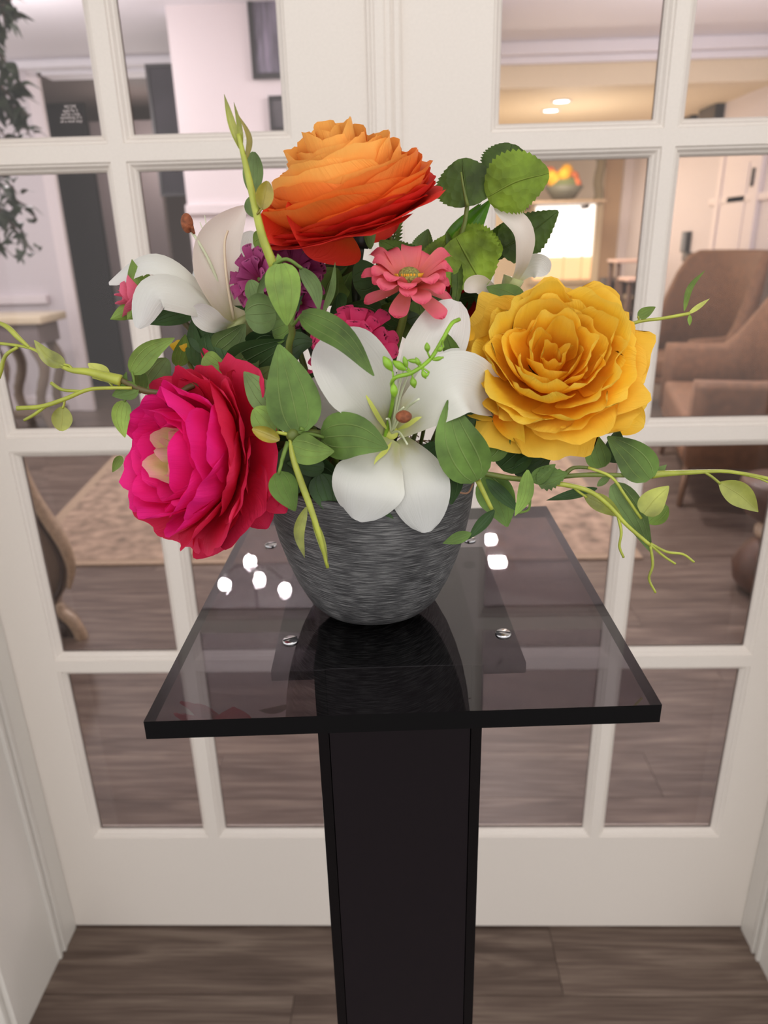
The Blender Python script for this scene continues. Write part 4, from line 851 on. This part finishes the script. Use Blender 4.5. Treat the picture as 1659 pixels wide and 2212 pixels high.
# left spray
s3 = Thing('leafy_spray', SOIL+V((-.06, 0, 0)), 'leafy spray reaching left past the pink bloom out of the frame', 'foliage', 'leafy sprays')
s3.add('stem', tube([SOIL+V((-.03, 0, -.01)), P(470, 850, .47), P(380, 850, .46), P(315, 845, .455), P(258, 820, .45)], (.0024, .002), 7, 5), mat('olive_twig', (96, 88, 50), .5))
s3.add('shoot', tube([P(262, 822, .45), P(225, 812, .45), P(190, 803, .45), P(150, 798, .452), P(105, 775, .455), P(65, 752, .46), P(0, 742, .465), P(-40, 742, .47)], .002, 7, 6, rad=lambda s: .0034-.0028*min(1, s*1.7)+.0004), M['tend'])
s3.add('tendril', tube([P(65, 752, .46), P(40, 730, .46), P(18, 708, .462), P(-6, 695, .465)], .001, 6, 5, rad=lambda s: .0009+.0009*math.sin(3*s)), M['tend']); s3.add('tendril', tube([P(38, 750, .461), P(12, 768, .462), P(2, 800, .462), P(-4, 815, .462)], (.001, .0018), 6, 4), M['tend'])
s3.add('tendril', tube([P(285, 838, .45), P(240, 838, .448), P(190, 842, .447), P(140, 862, .446), P(90, 878, .446), P(37, 882, .446)], .001, 6, 6, rad=lambda s: .0011+.0006*s), M['tend'])
s3.add('tendril', tube([P(175, 845, .447), P(135, 842, .447), P(110, 827, .448)], (.001, .0012), 6, 4), M['tend']); s3.add('tendril', tube([P(100, 876, .446), P(75, 895, .446), P(52, 908, .446)], (.0012, .001), 6, 4), M['tend']); s3.add('petiole', tube([P(140, 862, .446), P(138, 875, .446), P(135, 882, .446)], .0008, 5, 3), M['tend'])
leafpx(s3, M['lfl'], (140, 788, .452), (74, 735, .455), 34, bend=(-4, 8, 0)); s3.add('petiole', tube([P(158, 800, .451), P(150, 790, .452), P(138, 787, .452)], .0008, 5, 3), M['tend'])
leafpx(s3, M['lfl'], (234, 816, .455), (190, 785, .458), 34); s3.add('petiole', tube([P(245, 838, .45), P(236, 826, .452), P(225, 822, .455), P(200, 815, .455)], .0008, 5, 3), M['tend'])
leafpx(s3, M['lfl'], (136, 878, .446), (132, 931, .444), 42, prof=prof_round); leafpx(s3, M['lf2'], (285, 806, .46), (377, 730, .468), 48, bend=(-8, -8, 0)); s3.add('petiole', tube([P(290, 838, .455), P(289, 820, .458), P(285, 804, .46)], .0009, 5, 3), M['lf2'])
leafpx(s3, F_, (298, 838, .452), (242, 855, .448), 40); leafpx(s3, F_, (262, 850, .452), (273, 803, .452), 18); leafpx(s3, M['lf2'], (268, 866, .45), (270, 945, .446), 40, bend=(-8, 0, 0)); s3.add('petiole', tube([P(288, 848, .452), P(275, 858, .451), P(268, 868, .45)], .0009, 5, 3), M['lf2'])
leafpx(s3, F_, (300, 850, .465), (305, 800, .465), 34, prof=prof_round); leafpx(s3, M['lfg'], (315, 840, .475), (362, 775, .478), 56, prof=prof_round); leafpx(s3, M['lf2'], (262, 985, .46), (243, 1020, .46), 20)
# right front spray
s4 = Thing('leafy_spray', SOIL+V((.04, -.02, 0)), 'leafy spray reaching right under the yellow bloom out of the frame', 'foliage', 'leafy sprays')
s4.add('stem', tube([SOIL+V((.03, -.01, -.005)), P(960, 1010, .435), P(1040, 1022, .428), P(1120, 1035, .43), P(1180, 1033, .43), P(1260, 1026, .43), P(1360, 1027, .43), P(1412, 1026, .43)], (.0020, .0014), 7, 5), M['stem'])
s4.add('shoot', tube([P(1408, 1026, .43), P(1440, 1023, .43), P(1500, 1020, .432), P(1560, 1018, .433), P(1610, 1024, .434), P(1670, 1036, .436)], .002, 7, 6, rad=lambda s: .0026-.0014*min(1, s*1.8)), M['tend'])
s4.add('tendril', tube([P(1600, 1024, .434), P(1640, 1034, .434), P(1680, 1052, .434)], (.0008, .0005), 6, 4), M['tend'])
leafpx(s4, F_, (1032, 1037, .415), (968, 864, .42), 112, bend=(-12, 2, -.006), cup=.06, label='large pointed leaf pointing up')
leafpx(s4, M['lf'], (1405, 1035, .425), (1312, 943, .44), 80, bend=(6, -4, 0), prof=prof_leaf); leafpx(s4, M['lf'], (1300, 1010, .445), (1285, 935, .45), 54, bend=(-4, 0, 0)); leafpx(s4, M['lfd'], (1325, 1000, .447), (1335, 925, .455), 46)
leafpx(s4, M['lfl'], (1390, 1110, .42), (1445, 1050, .418), 54, prof=prof_leaf, bend=(-2, -2, 0)); leafpx(s4, M['lf2'], (1400, 1130, .44), (1441, 1092, .44), 44, prof=prof_round); leafpx(s4, M['lfg'], (1410, 1030, .435), (1440, 1004, .435), 20)
leafpx(s4, M['lfl'], (1554, 1043, .43), (1638, 1106, .428), 52, bend=(4, -4, 0), prof=prof_lance, label='pale leaf tip near the right edge'); s4.add('petiole', tube([P(1522, 1020, .432), P(1538, 1030, .431), P(1556, 1045, .43)], .0009, 6, 3), M['tend'])
leafpx(s4, M['lfg'], (1325, 1045, .43), (1408, 1195, .425), 60, bend=(4, -8, 0), twist=.5); leafpx(s4, M['lfl'], (1262, 1070, .43), (1345, 1118, .427), 38, bend=(0, -4, 0), prof=prof_lance)
s4.add('tendril', tube([P(1160, 1040, .428), P(1225, 1048, .427), P(1275, 1062, .426), P(1315, 1092, .424), P(1355, 1135, .422), P(1405, 1178, .42)], (.0018, .0012), 7, 6), M['tend'])
for pts in ([(1405, 1178, .42), (1410, 1220, .419), (1402, 1250, .419), (1416, 1280, .418)], [(1405, 1176, .42), (1432, 1200, .419), (1459, 1218, .418)], [(1405, 1174, .42), (1440, 1192, .419), (1475, 1197, .418), (1499, 1214, .418)], [(1335, 1115, .423), (1342, 1150, .422), (1338, 1180, .422), (1347, 1204, .422)], [(1235, 1048, .427), (1250, 1062, .427), (1268, 1074, .428)]):
    s4.add('tendril', tube([P(*p) for p in pts], (.0010, .0008), 6, 5), M['tend'])
s4.add('tendril', tube([P(1215, 1030, .43), P(1240, 1010, .432), P(1285, 1012, .432)], (.0016, .001), 6, 4), M['stem']); s4.add('tendril', tube([P(1270, 1010, .431), P(1320, 1030, .428), P(1350, 1070, .426), P(1385, 1120, .424)], (.0010, .0010), 6, 4), M['tend'])
leafpx(s4, M['lfd'], (1290, 1055, .44), (1180, 1081, .44), 22, prof=prof_lance); leafpx(s4, M['lfg'], (1290, 1050, .44), (1322, 1024, .44), 16, prof=prof_lance)
leafpx(s4, F_, (1160, 1040, .425), (1226, 1022, .425), 50, ser=.12); leafpx(s4, F_, (1150, 1040, .426), (1200, 1003, .426), 34)
leafpx(s4, M['lf2'], (1140, 1015, .42), (1112, 1115, .417), 34, bend=(8, 4, 0), prof=prof_lance)
leafpx(s4, F_, (1045, 1030, .445), (1096, 1138, .44), 80, bend=(8, 0, 0)); leafpx(s4, M['lfd'], (1050, 1035, .438), (1125, 1108, .435), 30, prof=prof_lance)
tw = s4.add('petiole', tube([P(1032, 1038, .42), P(1045, 1065, .42), P(1062, 1100, .42)], (.0018, .0014), 6, 4), M['tend']); s4.add('petiole', tube([P(1120, 1108, .435), P(1142, 1100, .434), P(1145, 1070, .434)], .0009, 6, 4), M['lf2'])
leafpx(s4, M['lfd'], (1068, 1102, .42), (1010, 1166, .418), 26, prof=prof_lance, cup=.2); leafpx(s4, F_, (1018, 1152, .418), (956, 1174, .416), 26, prof=prof_lance)
# right top sprig
s5 = Thing('leafy_sprig', P(1375, 695, .50), 'thin lime green sprig poking out right of the yellow bloom', 'foliage')
s5.add('stem', tube([SOIL+V((.03, .02, 0)), P(1150, 820, .51), P(1300, 730, .505), P(1372, 697, .50), P(1430, 688, .50), P(1490, 677, .50)], (.0014, .0012), 6, 6), M['tend'])
leafpx(s5, M['lfl'], (1487, 678, .50), (1533, 645, .50), 11, prof=prof_lance); leafpx(s5, M['lf2'], (1478, 672, .50), (1523, 584, .50), 13, bend=(-10, -6, 0), prof=prof_lance); leafpx(s5, M['lf2'], (1490, 680, .50), (1490, 704, .50), 9, prof=prof_lance)
leafpx(s5, M['lf2'], (1378, 684, .50), (1416, 663, .50), 24); s5.add('petiole', tube([P(1376, 697, .50), P(1380, 690, .50), P(1378, 683, .50)], .0007, 5, 3), M['tend'])
# serrated vine leaves
s6 = Thing('vine_spray', SOIL+V((.04, .04, 0)), 'upright spray of quilted serrated leaves right of the orange bloom', 'foliage')
s6.add('stem', tube([SOIL+V((.03, .03, -.01)), P(975, 640, .525), P(985, 540, .525), P(1002, 490, .525), P(1010, 440, .525)], (.0016, .0016), 6, 6), M['stem'])
kw = dict(nv=30, nu=10, ser=.05)
def prof_vine(s): return max(0, math.sin(math.pi*(s*.97+.015)**.85))**.62
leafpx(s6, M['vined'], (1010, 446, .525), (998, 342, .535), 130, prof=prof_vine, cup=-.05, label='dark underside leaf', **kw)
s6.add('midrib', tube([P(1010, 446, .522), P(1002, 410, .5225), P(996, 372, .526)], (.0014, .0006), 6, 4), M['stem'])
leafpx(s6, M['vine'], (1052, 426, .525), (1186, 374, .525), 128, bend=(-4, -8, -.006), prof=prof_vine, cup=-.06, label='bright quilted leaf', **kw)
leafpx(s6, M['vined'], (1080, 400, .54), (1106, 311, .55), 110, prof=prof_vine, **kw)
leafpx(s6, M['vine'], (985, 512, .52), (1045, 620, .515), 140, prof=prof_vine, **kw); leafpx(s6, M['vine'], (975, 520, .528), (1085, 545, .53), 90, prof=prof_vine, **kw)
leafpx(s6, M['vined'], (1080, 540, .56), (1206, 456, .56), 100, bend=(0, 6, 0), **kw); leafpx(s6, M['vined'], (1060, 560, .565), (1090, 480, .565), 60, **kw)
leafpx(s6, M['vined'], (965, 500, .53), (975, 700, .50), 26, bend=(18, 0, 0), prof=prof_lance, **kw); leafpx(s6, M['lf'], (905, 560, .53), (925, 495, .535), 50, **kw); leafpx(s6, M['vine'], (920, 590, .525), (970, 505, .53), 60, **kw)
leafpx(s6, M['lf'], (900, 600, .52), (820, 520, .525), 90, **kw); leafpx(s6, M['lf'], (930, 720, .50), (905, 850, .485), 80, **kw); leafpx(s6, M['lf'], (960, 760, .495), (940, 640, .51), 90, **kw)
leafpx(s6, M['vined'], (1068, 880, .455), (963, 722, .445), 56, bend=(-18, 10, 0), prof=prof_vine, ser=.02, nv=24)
# small fern
fn = Thing('fern_tip', P(850, 530, .54), 'tiny dark fern tip right under the orange bloom', 'foliage')
fn.add('stem', tube([SOIL+V((.01, .03, -.005)), P(842, 560, .535), P(848, 520, .54), P(862, 478, .542)], (.0012, .0005), 5, 6), M['stem'])
for k in range(7):
    for s in (-1, 1): leafpx(fn, M['lfd'] if s < 0 else M['lf'], (846+k*2.2, 528-k*8, .54), (846+k*2.2+s*(24-k*2), 520-k*8, .54), 8, prof=prof_lance, nu=2, nv=6, name='frond')
# berry sprig
bs = Thing('berry_sprig', P(985, 695, .42), 'lime green berry sprig lying across the lily and yellow bloom', 'foliage')
bs.add('stem', tube([P(992, 690, .425), P(975, 700, .418), P(955, 735, .41), P(930, 775, .405), P(890, 805, .402), P(848, 822, .402), P(846, 880, .43), SOIL+V((0, -.02, 0))], (.0012, .0012), 7, 6), M['berry'])
bl = [((922, 740), (924, 762), 7), ((943, 758), (958, 750), 6), ((934, 778), (958, 772), 5), ((898, 772), (905, 790), 6), ((880, 778), (908, 782), 5), ((872, 770), (880, 795), 6), ((848, 780), (878, 800), 9), ((828, 770), (848, 802), 10), ((912, 800), (920, 818), 6), ((890, 815), (896, 838), 8), ((850, 828), (852, 860), 9), ((915, 815), (928, 805), 4)]
for (a, b, r) in bl:
    p0, p1 = P(a[0], a[1], .402), P(b[0], b[1], .402); rr = size_at(p0, r)
    bs.add('berry', tube([p0, p0.lerp(p1, .5), p1], rr, 8, 4, rad=lambda s, rr=rr: rr*max(.12, math.sin(math.pi*(.06+.9*s)))), M['berry'])
    j = P(min(985, max(848, (a[0]+b[0])/2+12)), 0, .402); q = min([P(955, 735, .41), P(930, 775, .405), P(910, 792, .403), P(890, 805, .402), P(870, 815, .402), P(850, 822, .402)], key=lambda v: (v-p1).length)
    bs.add('stalk', tube([p1, q], .0006, 5, 2), M['berry'])
# filler foliage: broad dark leaves inside the bouquet
fo = Thing('filler_foliage', SOIL, 'broad dark green leaves filling the inside of the arrangement', 'foliage')
rs = random.Random(77)
fixed = [((560, 760, .485), (600, 730, .48), 90, 'lfd'), ((500, 800, .48), (620, 735, .47), 90, 'lfd'), ((490, 860, .48), (560, 740, .475), 70, 'lfg'), ((470, 760, .49), (530, 700, .485), 70, 'lfg'), ((545, 850, .465), (640, 840, .46), 90, 'lfd'), ((530, 830, .46), (590, 790, .455), 60, 'lfg'),
         ((620, 760, .47), (680, 740, .46), 60, 'lfd'), ((660, 870, .46), (710, 800, .455), 80, 'lfd'), ((700, 660, .50), (730, 580, .51), 110, 'lf'), ((760, 680, .51), (780, 560, .52), 130, 'lf'), ((820, 640, .50), (800, 580, .505), 70, 'lfd'), ((860, 720, .50), (900, 640, .505), 120, 'lf'),
         ((930, 700, .505), (960, 620, .51), 80, 'lfd'), ((1000, 960, .445), (1060, 880, .45), 90, 'lfd'), ((1040, 990, .44), (1090, 900, .45), 80, 'lf'), ((1080, 1010, .445), (1150, 950, .45), 90, 'lfd'), ((1110, 1020, .44), (1200, 960, .445), 50, 'lfd'), ((1150, 1010, .445), (1190, 980, .45), 60, 'lfd'), ((1100, 1000, .45), (1140, 920, .455), 110, 'lfd'),
         ((960, 1010, .44), (975, 1090, .425), 60, 'lfd'), ((940, 1000, .445), (960, 960, .45), 70, 'lfd'), ((560, 1000, .44), (620, 1060, .43), 70, 'lfd'), ((650, 1020, .44), (740, 1050, .435), 90, 'lfd'), ((720, 1040, .425), (850, 1120, .415), 40, 'lfd'), ((450, 720, .49), (500, 800, .485), 60, 'lfd'), ((420, 700, .495), (460, 780, .49), 60, 'lfd'), ((440, 770, .475), (505, 805, .47), 44, 'lf2'),
         ((590, 650, .475), (660, 620, .485), 90, 'lfd'), ((690, 580, .51), (640, 540, .52), 80, 'lfd'), ((550, 535, .53), (600, 520, .53), 60, 'lf2'), ((1000, 930, .45), (1030, 830, .46), 60, 'lfd'), ((640, 900, .45), (560, 880, .455), 90, 'lfd')]
for a, b, w, m in fixed: leafpx(fo, M[m], a, b, w, roll=rs.uniform(-25, 25), bend=(rs.uniform(-8, 8), rs.uniform(-8, 8), 0))
for i in range(64):
    x, y = rs.gauss(790, 150), rs.uniform(560, 1010); x = min(1130, max(500, x)); Y = rs.uniform(.475, .545); a = rs.uniform(0, 6.28); d = rs.uniform(60, 110)
    if y < 640 and (x < 640 or x > 930): y += 90
    leafpx(fo, M[rs.choice(['lfd', 'lfd', 'lfd', 'lf'])], (x, y, Y), (x+d*math.cos(a), y-abs(d*math.sin(a))*.6, Y+rs.uniform(-.02, .02)), rs.uniform(60, 95), roll=rs.uniform(-50, 50), nu=4, nv=10)
gs = [tube([SOIL+V((0, 0, -.01)), P(x, y, Y)], (.002, .0015), 5, 2) for x, y, Y in ((560, 760, .48), (650, 700, .49), (720, 700, .5), (850, 720, .5), (930, 740, .5), (1000, 900, .46), (700, 900, .47))]
for g in gs: fo.add('stem', g, M['stemd'])
